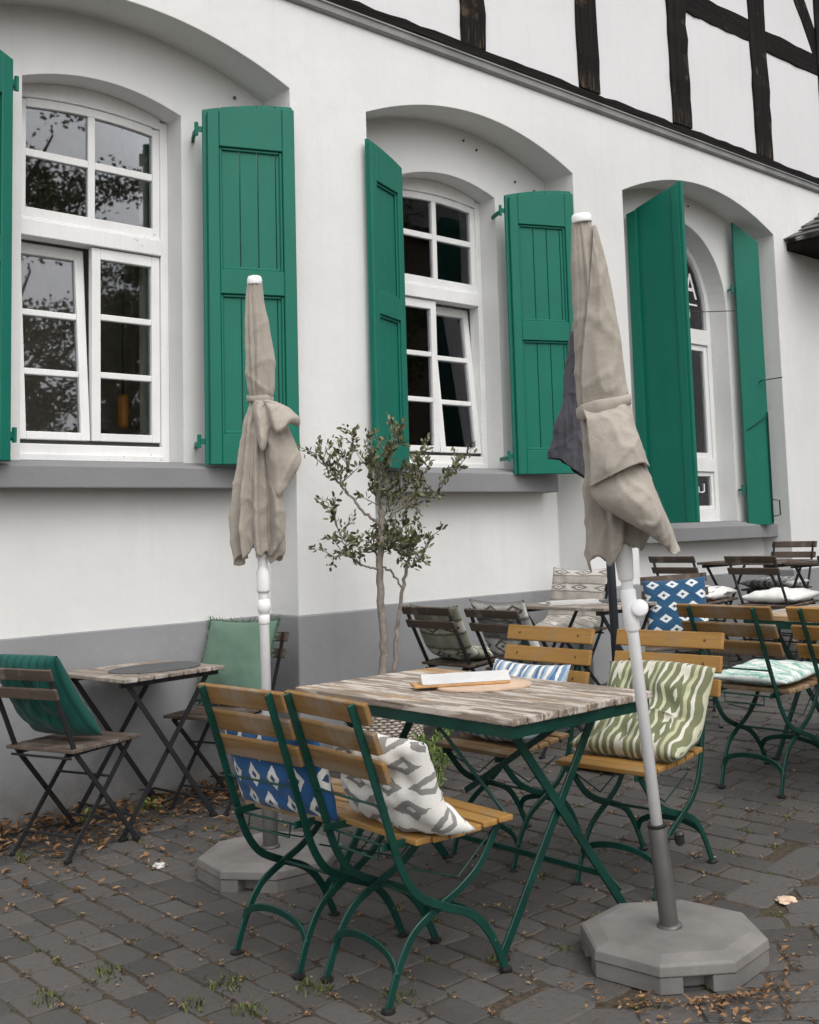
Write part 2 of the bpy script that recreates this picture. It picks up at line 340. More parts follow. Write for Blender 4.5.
# ------------------------------------------------------------------ geometry helpers
class MB:
    def __init__(s): s.v = []; s.f = []; s.mi = []; s.uv = []; s.cur = 0
    def add(s, vs, fs, uvs=None):
        o = len(s.v); s.v += [Vector(p) for p in vs]
        for i, f in enumerate(fs):
            s.f.append([o + k for k in f]); s.mi.append(s.cur)
            s.uv.append(uvs[i] if uvs else None)
        return s
    def box(s, a, b, mat=None):
        (x0, y0, z0), (x1, y1, z1) = a, b
        vs = [(x0, y0, z0), (x1, y0, z0), (x1, y1, z0), (x0, y1, z0), (x0, y0, z1), (x1, y0, z1), (x1, y1, z1), (x0, y1, z1)]
        if mat: vs = [mat @ Vector(p) for p in vs]
        return s.add(vs, [(0, 3, 2, 1), (4, 5, 6, 7), (0, 1, 5, 4), (1, 2, 6, 5), (2, 3, 7, 6), (3, 0, 4, 7)])
    def sweep(s, pts, prof, up=(0, 1, 0), close=False):
        """sweep a profile [(a,b)] along pts; a along 'up', b along the side"""
        pts = [Vector(p) for p in pts]; n = len(pts); k = len(prof); vs = []
        upv = Vector(up)
        for i, p in enumerate(pts):
            t = (pts[min(i + 1, n - 1)] - pts[max(i - 1, 0)])
            t.normalize()
            u = upv - t * upv.dot(t)
            if u.length < 1e-4: u = Vector((1, 0, 0)) - t * t.x
            u.normalize(); w = t.cross(u)
            vs += [p + u * a + w * b for a, b in prof]
        fs = []
        for i in range(n - 1):
            for j in range(k):
                a = i * k + j; b = i * k + (j + 1) % k
                fs.append((a, b, b + k, a + k))
        fs.append(tuple(range(k))[::-1]); fs.append(tuple((n - 1) * k + j for j in range(k)))
        return s.add(vs, fs)
    def bar(s, pts, w, t, up=(0, 1, 0)):
        return s.sweep(pts, [(-w / 2, -t / 2), (w / 2, -t / 2), (w / 2, t / 2), (-w / 2, t / 2)], up)
    def tube(s, pts, r, n=10, up=(0, 1, 0)):
        return s.sweep(pts, [(r * math.cos(2 * PI * j / n), r * math.sin(2 * PI * j / n)) for j in range(n)], up)
    def taper(s, pts, rs, n=7):
        pts = [Vector(p) for p in pts]; vs = []; m = len(pts)
        for i, p in enumerate(pts):
            t = (pts[min(i + 1, m - 1)] - pts[max(i - 1, 0)]).normalized()
            u = t.orthogonal().normalized() if i == 0 else (u - t * u.dot(t)).normalized()
            w = t.cross(u)
            vs += [p + (u * math.cos(2 * PI * j / n) + w * math.sin(2 * PI * j / n)) * rs[i] for j in range(n)]
        fs = [(i * n + j, i * n + (j + 1) % n, (i + 1) * n + (j + 1) % n, (i + 1) * n + j) for i in range(m - 1) for j in range(n)]
        fs.append(tuple(range(n))[::-1]); fs.append(tuple((m - 1) * n + j for j in range(n)))
        return s.add(vs, fs)
    def lathe(s, prof, n=24, c=(0, 0, 0)):
        vs = []; m = len(prof)
        for r, z in prof:
            vs += [(c[0] + r * math.cos(2 * PI * j / n), c[1] + r * math.sin(2 * PI * j / n), c[2] + z) for j in range(n)]
        fs = [(i * n + j, i * n + (j + 1) % n, (i + 1) * n + (j + 1) % n, (i + 1) * n + j) for i in range(m - 1) for j in range(n)]
        fs.append(tuple(range(n))[::-1]); fs.append(tuple((m - 1) * n + j for j in range(n)))
        return s.add(vs, fs)
    def prism(s, poly, z0, z1, mat=None):
        n = len(poly); vs = [(x, y, z0) for x, y in poly] + [(x, y, z1) for x, y in poly]
        if mat: vs = [mat @ Vector(p) for p in vs]
        return s.add(vs, [tuple(range(n))[::-1], tuple(range(n, 2 * n))] + [(i, (i + 1) % n, (i + 1) % n + n, i + n) for i in range(n)])
    def grid(s, fn, nu, nv, uv=False):
        vs = [fn(i / nu, j / nv) for j in range(nv + 1) for i in range(nu + 1)]
        fs = []; uvs = []
        for j in range(nv):
            for i in range(nu):
                a = j * (nu + 1) + i; fs.append((a, a + 1, a + nu + 2, a + nu + 1))
                uvs.append([(i / nu, j / nv), ((i + 1) / nu, j / nv), ((i + 1) / nu, (j + 1) / nv), (i / nu, (j + 1) / nv)])
        return s.add(vs, fs, uvs if uv else None)
    def build(s, name, mats, parent=None, loc=None, smooth=False, bevel=0, weld=0, seg=2, fixn=True, solid=0, sub=0):
        me = bpy.data.meshes.new(name)
        me.from_pydata([tuple(p) for p in s.v], [], s.f)
        if not isinstance(mats, (list, tuple)): mats = [mats]
        for m in mats: me.materials.append(m)
        me.polygons.foreach_set('material_index', s.mi)
        if any(u for u in s.uv):
            l = me.uv_layers.new(name='UVMap')
            for p, u in zip(me.polygons, s.uv):
                if u:
                    for li, q in zip(p.loop_indices, u): l.data[li].uv = q
        if weld or fixn:
            bm = bmesh.new(); bm.from_mesh(me)
            if weld: bmesh.ops.remove_doubles(bm, verts=bm.verts, dist=weld)
            if fixn: bmesh.ops.recalc_face_normals(bm, faces=bm.faces)
            bm.to_mesh(me); bm.free()
        if smooth: me.polygons.foreach_set('use_smooth', [True] * len(me.polygons))
        me.update()
        o = bpy.data.objects.new(name, me); COL.objects.link(o)
        if parent: o.parent = parent
        if loc: o.location = loc
        if solid:
            md = o.modifiers.new('solid', 'SOLIDIFY'); md.thickness = solid; md.offset = 0
        if bevel:
            md = o.modifiers.new('bevel', 'BEVEL'); md.width = bevel; md.segments = seg
            md.limit_method = 'ANGLE'; md.angle_limit = math.radians(40); md.harden_normals = False
        if sub:
            md = o.modifiers.new('sub', 'SUBSURF'); md.levels = sub; md.render_levels = sub
        return o

def tag(o, label=None, cat=None, group=None, kind=None):
    if label: o['label'] = label
    if cat: o['category'] = cat
    if group: o['group'] = group
    if kind: o['kind'] = kind
    return o

def thing(name, label, cat, loc=(0, 0, 0), rot=0, group=None):
    o = bpy.data.objects.new(name, None); COL.objects.link(o)
    o.empty_display_size = .1; o.location = loc; o.rotation_euler = (0, 0, rot)
    return tag(o, label, cat, group)

def dup(root, label, loc, rot, group=None):
    """copy of a thing with copies of its parts and sub-parts"""
    r = root.copy(); COL.objects.link(r); r['label'] = label
    if group: r['group'] = group
    for ch in list(root.children):
        c = ch.copy(); COL.objects.link(c); c.parent = r
        for q in list(ch.children):
            d = q.copy(); COL.objects.link(d); d.parent = c
    place(r, loc, rot); return r

GX = [-80, 3.0, 3.6, 4.1, 4.4, 4.9, 5.5, 6.0, 6.5, 8.0, 12.0, 80]
GZ = [0, 0, .034, .085, .100, .145, .200, .245, .275, .33, .36, .36]
def gz1(x):
    for i in range(len(GX) - 1):
        if x <= GX[i + 1]:
            t = (x - GX[i]) / (GX[i + 1] - GX[i]); return GZ[i] + t * (GZ[i + 1] - GZ[i])
    return GZ[-1]
def gz(x):          # smoothed rise of the yard towards the far end
    return sum(gz1(x + d) for d in (-.3, -.15, 0, .15, .3)) / 5

def place(o, loc, rot, lean=True):
    sl = math.atan((gz(loc[0] + .3) - gz(loc[0] - .3)) / .6) if lean else 0
    mt = Matrix.Rotation(-sl, 4, 'Y') @ Matrix.Rotation(rot, 4, 'Z')
    o.location = (loc[0], loc[1], gz(loc[0]) + (loc[2] if len(loc) > 2 else 0)); o.rotation_euler = mt.to_euler()

# ------------------------------------------------------------------ ground and paving
def build_ground():
    b = MB()
    xs = [-120, -60, -20, -8, -4] + [-2 + .3 * i for i in range(48)] + [13, 16, 22, 40, 80, 120]
    ys = [-120, -60, -30, -15, -6, -2, 1, 3, 5.35, 9, 20, 60, 120]
    n = len(xs)
    vs = [(x, y, gz(x) - .0055) for y in ys for x in xs]
    fs = [(j * n + i, j * n + i + 1, (j + 1) * n + i + 1, (j + 1) * n + i) for j in range(len(ys) - 1) for i in range(n - 1)]
    b.add(vs, fs)
    tag(b.build('ground', M['soil'], smooth=True, fixn=False), kind='structure')

JOINTS = []
ZB0 = Vector((2.25, 2.16)); ZBd = Vector((1.0, .035)).normalized()     # beyond this line the stones are laid aslant
def side(p): 
    d = Vector((p[0], p[1])) - ZB0
    return ZBd.x * d.y - ZBd.y * d.x       # >0: courses square to the wall
def build_paving():
    rnd = random.Random(3)
    b = MB()
    def stone(c, ax, ay, hx, hy):
        q = [c + ax * sx * hx + ay * sy * hy for sx, sy in ((-1, -1), (1, -1), (1, 1), (-1, 1))]
        q = [p + Vector((rnd.uniform(-.005, .005), rnd.uniform(-.005, .005))) for p in q]
        tx, ty, dz = rnd.gauss(0, .007), rnd.gauss(0, .007), rnd.gauss(0, .0014)
        # worn outline: 8 points with clipped corners, then an inner raised ring
        out = []
        for i in range(4):
            p, a, d = q[i], q[i - 1], q[(i + 1) % 4]
            k = rnd.uniform(.05, .14)
            out += [p + (a - p) * k, p + (d - p) * k * rnd.uniform(.5, 1.4)]
        mid = []
        for i in range(8):
            mid.append(out[i])
            if i % 2 == 1:
                m = (out[i] + out[(i + 1) % 8]) / 2
                mid.append(m + Vector((rnd.uniform(-.004, .004), rnd.uniform(-.004, .004))))
        out = mid; n = len(out)
        if .5 < c.x < 7: JOINTS.extend([(p.x, p.y) for p in out[1::3]])
        def z(p): return gz(p.x) + dz + (p - c).x * tx + (p - c).y * ty
        rings = []
        for s_, dzz in ((1.0, -.014), (.995, -.0045), (.965, -.0010), (.90, 0)):
            rings.append([(*(c + (p - c) * s_), z(p) + dzz) for p in out])
        vs = [p for r in rings for p in r]
        fs = [(k * n + i, k * n + (i + 1) % n, (k + 1) * n + (i + 1) % n, (k + 1) * n + i) for k in range(3) for i in range(n)]
        fs.append(tuple(range(3 * n, 4 * n)))
        b.add(vs, fs)
    # courses parallel to the y axis
    x = -1.6; Y = Vector((0, 1)); X = Vector((1, 0))
    while x < 10.5:
        w = rnd.uniform(.106, .126); y = -1.2 + rnd.uniform(0, .2)
        while y < 5.1:
            L = rnd.uniform(.145, .195)
            c = Vector((x + w / 2, y + L / 2))
            if side(c) > .085 or c.x < 1.2:
                stone(c, X, Y, w / 2 - .0040, L / 2 - .0045)
            y += L
        x += w
    # slanting courses in the near right corner
    a = math.radians(-43); D = Vector((math.cos(a), math.sin(a))); N = Vector((-D.y, D.x))
    k = -60
    o = Vector((2.7, 1.8)); t = -6.0
    while t < 4:
        w = rnd.uniform(.098, .112); s_ = -6 + rnd.uniform(0, .2)
        while s_ < 8:
            L = rnd.uniform(.17, .23)
            c = o + D * (s_ + L / 2) + N * (t + w / 2)
            if side(c) < -.085 and c.x >= 1.2 and c.y > -1.2 and c.x < 10:
                stone(c, D, N, L / 2 - .0045, w / 2 - .004)
            s_ += L
        t += w
    # a border course of bigger stones between the two
    P = Vector((-ZBd.y, ZBd.x)); s_ = -.9
    while s_ < 8:
        L = rnd.uniform(.24, .32); c = ZB0 + ZBd * (s_ + L / 2)
        stone(c, ZBd, P, L / 2 - .005, .088); s_ += L
    o_ = b.build('paving', M['paver'], fixn=False)
    tag(o_, kind='structure')

def build_litter():
    rnd = random.Random(11)
    def leaf(b, x, y, z, s, rnd=rnd):
        a = rnd.uniform(0, 6.28); ti = rnd.uniform(-.5, .5); tj = rnd.uniform(-.5, .5); cu = rnd.uniform(.1, .5) * s
        mt = Matrix.Translation((x, y, z)) @ Euler((ti, tj, a)).to_matrix().to_4x4()
        w = s * rnd.uniform(.35, .6)
        pts = [(-s, 0, 0), (-s * .4, w, cu), (s * .3, w * .8, cu * .8), (s, 0, cu * .4), (s * .3, -w * .8, cu), (-s * .4, -w, cu * .7), (0, 0, 0)]
        b.add([mt @ Vector(p) for p in pts], [(0, 6, 1), (1, 6, 2), (2, 6, 3), (3, 6, 4), (4, 6, 5), (5, 6, 0)])
    b = MB()
    # drift along the foot of the wall
    for i in range(850):
        x = rnd.uniform(1.55, 3.28); d = rnd.random() ** 2.2
        dens = .55 + .45 * math.sin(x * 5.1 + 1) * math.sin(x * 2.3)
        if rnd.random() > dens + .25: continue
        y = 5.16 - d * (.36 + .25 * max(0, math.sin(x * 3.7)))
        leaf(b, x, y, .006 + .06 * (1 - d) ** 2 * rnd.random() + rnd.random() * .012, rnd.uniform(.010, .030))
    for i in range(190):
        x = rnd.uniform(1.5, 3.5); y = rnd.uniform(4.0, 5.1); leaf(b, x, y, .006 + rnd.random() * .006, rnd.uniform(.008, .024))
    for i in range(260):                                                    # round the front umbrella foot
        a = rnd.gauss(-2.15, .55); r = .31 + abs(rnd.gauss(0, .07))
        x = 2.79 + r * math.cos(a); y = 2.11 + r * math.sin(a); leaf(b, x, y, .006 + rnd.random() * .02, rnd.uniform(.004, .015))
    for i in range(70):
        x = rnd.uniform(3.4, 8.5); y = rnd.uniform(4.6, 4.9); leaf(b, x, y, gz(x) + .008, rnd.uniform(.01, .025))
    tag(b.build('fallen_leaves', M['dryleaf'], fixn=False, smooth=False), kind='stuff')
    c = MB()
    patches = []
    for i in range(260):
        patches.append((rnd.uniform(.9, 6.5), rnd.uniform(1.2, 4.9), rnd.uniform(.02, .10)))
    for k in range(4600):                      # what collects in the joints
        jx, jy = rnd.choice(JOINTS); patches.append((jx, jy, rnd.uniform(.004, .016)))
    for px, py, r in patches:
        n = rnd.randint(2, 7)
        for k in range(n):
            x = px + rnd.gauss(0, r); y = py + rnd.gauss(0, r)
            leaf(c, x, y, gz(x) + .003 + rnd.random() * .003, rnd.uniform(.0025, .009))
    tag(c.build('dry_litter', M['crumb'], fixn=False), kind='stuff')
    g = MB()
    tufts = [(*rnd.choice(JOINTS), rnd.uniform(.3, .9)) for i in range(420)]
    for x0, y0, s in ((1.75, 2.95, 1.7), (1.62, 2.9, 1.4), (1.93, 2.72, 1.6), (1.55, 3.3, 1.5), (1.35, 3.25, 1.4), (2.05, 2.50, 1.5), (2.42, 2.50, 1.3), (2.92, 2.46, 1.5), (2.99, 2.43, 1.3), (1.85, 4.72, 1.7), (1.70, 2.75, 1.5), (2.30, 5.08, 1.8), (2.55, 5.1, 1.8), (3.05, 5.1, 1.6)):
        tufts.append((x0, y0, s))
    for x0, y0, s in tufts:
        for k in range(int(14 + 26 * s)):
            x = x0 + rnd.gauss(0, .016 * s); y = y0 + rnd.gauss(0, .022 * s); h = rnd.uniform(.006, .017) * s; a = rnd.uniform(0, 6.28)
            dx, dy = math.cos(a), math.sin(a); w = rnd.uniform(.0008, .0022) * (1 + s * .4); le = rnd.uniform(.2, .9) * h; z = gz(x) - .003
            g.add([(x - dy * w, y + dx * w, z), (x + dy * w, y - dx * w, z), (x + dx * le * .5 + dy * w, y + dy * le * .5 - dx * w, z + h * .75), (x + dx * le, y + dy * le, z + h)], [(0, 1, 2), (0, 2, 3)])
    tag(g.build('grass', M['grass'], fixn=False), kind='stuff')

build_ground(); build_paving(); build_litter()

# ------------------------------------------------------------------ the house
YF, YN, YW = 4.93, 5.20, 5.35       # pier face, back of the niches, window plane
HL = Vector((5.0, 5.0, 0))
house = thing('half_timbered_house', 'white plastered house with arched niches, green shutters and black timber framing above', 'house', HL)
OFF = -HL
def hb(b, name, mat, parent=None, **k):      # built in world metres, hung under the house
    return b.build(name, mat, parent or house, loc=OFF if parent is None else None, **k)

class Arch:
    def __init__(s, c, hw, zs, za, round_=False): s.c, s.hw, s.zs, s.za, s.r = c, hw, zs, za, round_
    def z(s, x):
        d = min(1, abs(x - s.c) / s.hw)
        if s.r: return s.zs + (s.za - s.zs) * math.sqrt(max(0, 1 - d * d))
        return s.za - (s.za - s.zs) * d * d
    def xs(s, n=28):
        if s.r: return [s.c - s.hw * math.cos(PI * i / n) for i in range(n + 1)]
        return [s.c - s.hw + 2 * s.hw * i / n for i in range(n + 1)]
NICHE = [Arch(2.47, .925, 3.79, 3.995), Arch(4.86, .925, 3.785, 3.995), Arch(7.385, 1.045, 3.77, 4.01)]
WIN = [Arch(2.44, .43, 3.585, 3.668), Arch(4.845, .42, 3.575, 3.655), Arch(7.385, .665, 3.10, 3.785, True)]
WZ = [1.70, 1.70, 1.30]
TOP = 4.335
def lofts(b, pts, y0, y1):
    n = len(pts)
    b.add([(x, y0, z) for x, z in pts] + [(x, y1, z) for x, z in pts], [(i, i + 1, n + i + 1, n + i) for i in range(n - 1)])

b = MB()
ed = [-5.0] + [v for a in NICHE for v in (a.c - a.hw, a.c + a.hw)] + [16.0]
zsl = [None] + [v for a in NICHE for v in (a.zs, a.zs)] + [None]
for i in range(0, len(ed), 2):
    x0, x1 = ed[i], ed[i + 1]
    vs = [(x0, YF, -.3), (x1, YF, -.3)]
    if zsl[i + 1]: vs.append((x1, YF, zsl[i + 1]))
    vs += [(x1, YF, TOP), (x0, YF, TOP)]
    if zsl[i]: vs.append((x0, YF, zsl[i]))
    b.add(vs, [tuple(range(len(vs)))])
for a, w, wz in zip(NICHE, WIN, WZ):
    wx = w.xs(); al = sorted(set(a.xs() + wx)); al = [x for k_, x in enumerate(al) if k_ == 0 or x - al[k_ - 1] > 1e-4 or x in (wx[0], wx[-1])]
    xs = al
    for i in range(len(xs) - 1):
        x0, x1 = xs[i], xs[i + 1]
        b.add([(x0, YF, a.z(x0)), (x1, YF, a.z(x1)), (x1, YF, TOP), (x0, YF, TOP)], [(0, 1, 2, 3)])
    lofts(b, [(xs[0], -.3), (xs[0], a.zs)], YF, YN); lofts(b, [(xs[-1], -.3), (xs[-1], a.zs)], YF, YN)
    lofts(b, [(x, a.z(x)) for x in xs], YF, YN)
    for i in range(len(al) - 1):
        x0, x1 = al[i], al[i + 1]; m = (x0 + x1) / 2
        if x1 - x0 < 1e-5: continue
        if wx[0] < m < wx[-1]:
            b.add([(x0, YN, -.3), (x1, YN, -.3), (x1, YN, wz), (x0, YN, wz)], [(0, 1, 2, 3)])
            b.add([(x0, YN, w.z(x0)), (x1, YN, w.z(x1)), (x1, YN, a.z(x1)), (x0, YN, a.z(x0))], [(0, 1, 2, 3)])
        else:
            b.add([(x0, YN, -.3), (x1, YN, -.3), (x1, YN, a.z(x1)), (x0, YN, a.z(x0))], [(0, 1, 2, 3)])
    lofts(b, [(wx[0], wz), (wx[0], w.zs)], YN, YN + .30); lofts(b, [(wx[-1], wz), (wx[-1], w.zs)], YN, YN + .30)
    lofts(b, [(x, w.z(x)) for x in al if wx[0] - 1e-6 <= x <= wx[-1] + 1e-6], YN, YN + .30)
    lofts(b, [(x, wz) for x in al if wx[0] - 1e-6 <= x <= wx[-1] + 1e-6], YN, YN + .30)
# ends and back of the house
b.add([(-5, YF, -.3), (-5, 12, -.3), (-5, 12, TOP + 3), (-5, YF, TOP + 3)], [(0, 1, 2, 3)])
b.add([(16, YF, -.3), (16, 12, -.3), (16, 12, TOP + 3), (16, YF, TOP + 3)], [(0, 1, 2, 3)])
b.add([(-5, 12, -.3), (16, 12, -.3), (16, 12, TOP + 3), (-5, 12, TOP + 3)], [(0, 1, 2, 3)])
hb(b, 'facade_wall', M['stucco'], weld=.0005, bevel=.010)

PZ = .872
for i in range(0, len(ed), 2):          # painted foot of each pier
    b = MB(); b.box((ed[i] - .012, YF - .014, -.3), (ed[i + 1] + .012, YN + .02, PZ + .006)); hb(b, 'plinth', M['plinth'], bevel=.010)
for a in NICHE:
    b = MB(); b.box((a.c - a.hw + .0125, YN - .012, -.3), (a.c + a.hw - .0125, YN + .05, PZ)); hb(b, 'plinth', M['plinth'], bevel=.007)

for (c, hw, zt, zf, zb) in ((2.47, .80, 1.70, 1.668, 1.562), (4.845, .80, 1.70, 1.664, 1.540), (7.40, 1.03, 1.30, 1.262, 1.155)):
    b = MB(); yf = 5.055; yb = YW + .03
    x0, x1 = c - hw, c + hw
    prof = [(yf, zb), (yf, zf), (YN - .002, zt + .002), (YN - .002, zb)]
    n = 4; vs = [(x0, y, z) for y, z in prof] + [(x1, y, z) for y, z in prof]
    b.add(vs, [(0, 1, 2, 3), (7, 6, 5, 4)] + [(i, (i + 1) % 4, 4 + (i + 1) % 4, 4 + i) for i in range(4)])
    o = hb(b, 'window_sill', M['sill'], bevel=.006)
    b = MB(); k = int(2 * hw / .42)
    w = [q for q in WIN if abs(q.c - c) < .1][0]
    nt_ = max(2, round(2 * w.hw / .30)); st = 2 * w.hw / nt_
    for q in range(nt_):
        xa = w.c - w.hw + q * st
        b.box((xa + .002, YN - .001, zt - .02), (xa + st - .002, YW - .005, zt + .004))
    hb(b, 'sill_tile', M['sill'], o, bevel=.002)

# moulding and black timber frame above
b = MB()
prof = [(YF + .02, 4.298), (YF - .016, 4.300), (YF - .028, 4.312), (YF - .032, 4.346), (YF - .042, 4.352), (YF - .042, 4.360), (YF + .02, 4.366)]
n = len(prof)
b.add([(-5, y, z) for y, z in prof] + [(16, y, z) for y, z in prof], [(i, i + 1, n + i + 1, n + i) for i in range(n - 1)])
hb(b, 'cornice', M['cornice'])
def beam(name, p0, p1, w, mat, proud, tk=.16, seed=0):
    """hewn beam in the wall plane, slightly uneven"""
    r = random.Random(seed + int(p0[0] * 100)); b = MB()
    p0 = Vector((p0[0], 0, p0[1])); p1 = Vector((p1[0], 0, p1[1])); d = p1 - p0; L = d.length; d.normalize(); s = Vector((-d.z, 0, d.x))
    n = max(4, int(L / .12)); rings = []
    for i in range(n + 1):
        c = p0 + d * (L * i / n); wl = w / 2 + r.uniform(-.010, .007); wr = w / 2 + r.uniform(-.010, .007); f = YF - proud + r.uniform(-.005, .005)
        rings.append([c + s * wl + Vector((0, YF + .1, 0)), c + s * wl + Vector((0, f, 0)), c - s * wr + Vector((0, f, 0)), c - s * wr + Vector((0, YF + .1, 0))])
    vs = [p for q in rings for p in q]
    fs = [(i * 4 + j, i * 4 + (j + 1) % 4, i * 4 + 4 + (j + 1) % 4, i * 4 + 4 + j) for i in range(n) for j in range(3)] + [(0, 1, 2, 3), (n * 4 + 3, n * 4 + 2, n * 4 + 1, n * 4)]
    b.add(vs, fs); return hb(b, name, mat, bevel=.006)
beam('sill_beam', (-5, 4.402), (16, 4.402), .070, M['timber_h'], .027)
px = [-4.2, -3.05, -1.9, -.75, .4, 1.45, 2.55, 3.66, 4.835, 5.995, 7.135, 8.34, 9.5, 10.7, 11.9, 13.1, 14.3]
for i, x in enumerate(px):
    beam('timber_post', (x, 4.440), (x - .02 + .03 * math.sin(i * 3.1), 7.3), (.222, .228, .25, .26)[i % 4], M['timber'], .024, seed=i)
    for z0 in (5.54,):
        x1 = px[i + 1] if i + 1 < len(px) else 16
        beam('timber_rail', (x + .118, z0 - .012), (x1 - .118, z0 + .012), .205, M['timber_h'], .016, seed=40 + i)
beam('timber_brace', (8.55, 6.95), (9.42, 5.66), .20, M['timber'], .013, seed=77)
beam('timber_brace', (3.1, 5.66), (3.55, 7.0), .20, M['timber'], .013, seed=78)
b = MB(); b.box((-5, YF - .004, 4.402), (16, YF + .2, 7.33)); hb(b, 'timber_infill_wall', M['infill'])
b = MB()
b.add([(-5.3, 4.45, 7.25), (16.3, 4.45, 7.25), (16.3, 8.5, 11), (-5.3, 8.5, 11), (16.3, 12.6, 7.25), (-5.3, 12.6, 7.25)], [(0, 1, 2, 3), (3, 2, 4, 5)])
hb(b, 'roof', M['roofslate'], solid=.15)

# slate canopy over the next door
b = MB(); r = random.Random(5)
XL, ZE, ZR, YE = 8.60, 3.735, 4.34, 4.36
apex = Vector((9.72, YF, ZR)); e0 = Vector((XL, YF, ZE)); e1 = Vector((XL, YE, ZE))
def course(pa, pb, ta, tb, rows, cols):
    for j in range(rows):
        f0 = j / rows; f1 = (j + 1.25) / rows
        for i in range(cols):
            u0, u1 = (i + (.5 if j % 2 else 0)) / cols, (i + 1 + (.5 if j % 2 else 0)) / cols
            u0, u1 = min(u0, 1), min(u1, 1)
            if u1 - u0 < .01: continue
            def P(u, f):
                f = min(f, 1); lo = pa.lerp(pb, u); hi = ta.lerp(tb, u); return lo.lerp(hi, f)
            n_ = ((pb - pa).cross(ta - pa)).normalized()
            if n_.z < 0: n_ = -n_
            t0 = n_ * (.026 + r.uniform(-.004, .006)); t1 = n_ * .006
            q = [P(u0, f0) + t0, P(u1, f0) + t0 * r.uniform(.8, 1.2), P(u1, f1) + t1, P(u0, f1) + t1]
            b.add(q + [p - n_ * .012 for p in q], [(0, 1, 2, 3), (4, 7, 6, 5), (0, 4, 5, 1), (1, 5, 6, 2), (2, 6, 7, 3), (3, 7, 4, 0)])
far = Vector((12.5, YE, ZE)); fr_ = Vector((12.5, YF, ZR))
course(e0, e1, apex, apex + Vector((0, -.002, 0)), 7, 4)
course(e1, far, apex, fr_, 7, 26)
can = hb(b, 'door_canopy', M['roofslate'], fixn=True)
b = MB(); b.box((XL + .035, YE + .03, ZE - .075), (12.5, YF + .01, ZE - .005)); hb(b, 'canopy_soffit', M['timber_h'], can, bevel=.005)

# rooms behind the glass
b = MB()
for (x0, x1) in ((1.2, 3.6), (3.7, 6.2), (6.3, 8.6)):
    b.add([(x0, YW + .16, .6), (x1, YW + .16, .6), (x1, 7.0, .6), (x0, 7.0, .6), (x0, YW + .16, 4.2), (x1, YW + .16, 4.2), (x1, 7.0, 4.2), (x0, 7.0, 4.2)],
          [(0, 1, 2, 3), (4, 5, 6, 7), (1, 2, 6, 5), (2, 3, 7, 6), (3, 0, 4, 7)])
hb(b, 'room_wall', M['roomdark'], fixn=False)
def curtain(x0, x1, z0, z1, y, n=9):
    b = MB(); b.grid(lambda u, v: (x0 + (x1 - x0) * u, y + .016 * math.sin(u * n * 6.28 + v) * (1 - .3 * v), z0 + (z1 - z0) * v), n * 8, 6)
    hb(b, 'curtain', M['curtain'], smooth=True, fixn=False, solid=.004)
curtain(2.80, 2.98, 1.5, 3.75, 5.545, 3)
curtain(5.00, 5.42, 1.5, 3.75, 5.545, 6)
curtain(7.84, 8.30, 1.2, 3.9, 5.56, 5)
lamp = thing('hanging_lamp', 'amber lampshade glowing faintly behind the lower panes of the left window', 'lamp', (2.735, 5.62, 2.02))
b = MB(); b.lathe([(.024, -.10), (.028, -.08), (.029, .06), (.020, .08)], 20); b.build('lamp_shade', M['amber'], lamp, smooth=True)
b = MB(); b.tube([(0, 0, .07), (0, 0, 2.1)], .006, 6, (1, 0, 0)); b.build('cord', M['knobblack'], lamp)

# ------------------------------------------------------------------ windows
def frame_rect(b, x0, x1, z0, z1, y, w, d, wt=None, wb=None):
    wt = wt or w; wb = wb or w
    b.box((x0, y, z0), (x0 + w, y + d, z1)); b.box((x1 - w, y, z0), (x1, y + d, z1))
    b.box((x0 + w, y, z1 - wt), (x1 - w, y + d, z1)); b.box((x0 + w, y, z0), (x1 - w, y + d, z0 + wb))
def arch_strip(b, a, x0, x1, th, y, d, n=16, lo=None):
    xs = [x0 + (x1 - x0) * i / n for i in range(n + 1)]; vs = []
    for x in xs:
        zb = lo.z(x) if lo else a.z(x) - th
        vs += [(x, y, zb), (x, y, a.z(x)), (x, y + d, a.z(x)), (x, y + d, zb)]
    fs = [(i * 4 + j, i * 4 + (j + 1) % 4, i * 4 + 4 + (j + 1) % 4, i * 4 + 4 + j) for i in range(n) for j in range(4)]
    fs += [(3, 2, 1, 0), (n * 4, n * 4 + 1, n * 4 + 2, n * 4 + 3)]
    b.add(vs, fs)
ZT0, ZT1 = 2.835, 2.985          # transom
def casement(win, x0, x1, z0, z1, tilt=0):
    """one sash of three panes; tilt leans its top into the room"""
    b = MB(); w = .048; d = .042
    frame_rect(b, x0, x1, z0, z1, 0, w, d, .058, .040)
    h = (z1 - z0 - .098) / 3
    for k in (1, 2):
        zc = z0 + .040 + h * k; b.box((x0 + w, .004, zc - .016), (x1 - w, d - .004, zc + .016))
    for v in range(len(b.v)): b.v[v] = b.v[v] - Vector((0, 0, z0))
    pt = (0, YW + .012, z0)
    s = b.build('casement', M['winpaint'], win, loc=pt, bevel=.004); s.rotation_euler = (-tilt, 0, 0)
    g = MB(); g.box((x0 + w - .005, .020, .035), (x1 - w + .005, .024, z1 - z0 - .05)); 
    p = g.build('pane', M['glass'], win, loc=pt); p.rotation_euler = (-tilt, 0, 0)
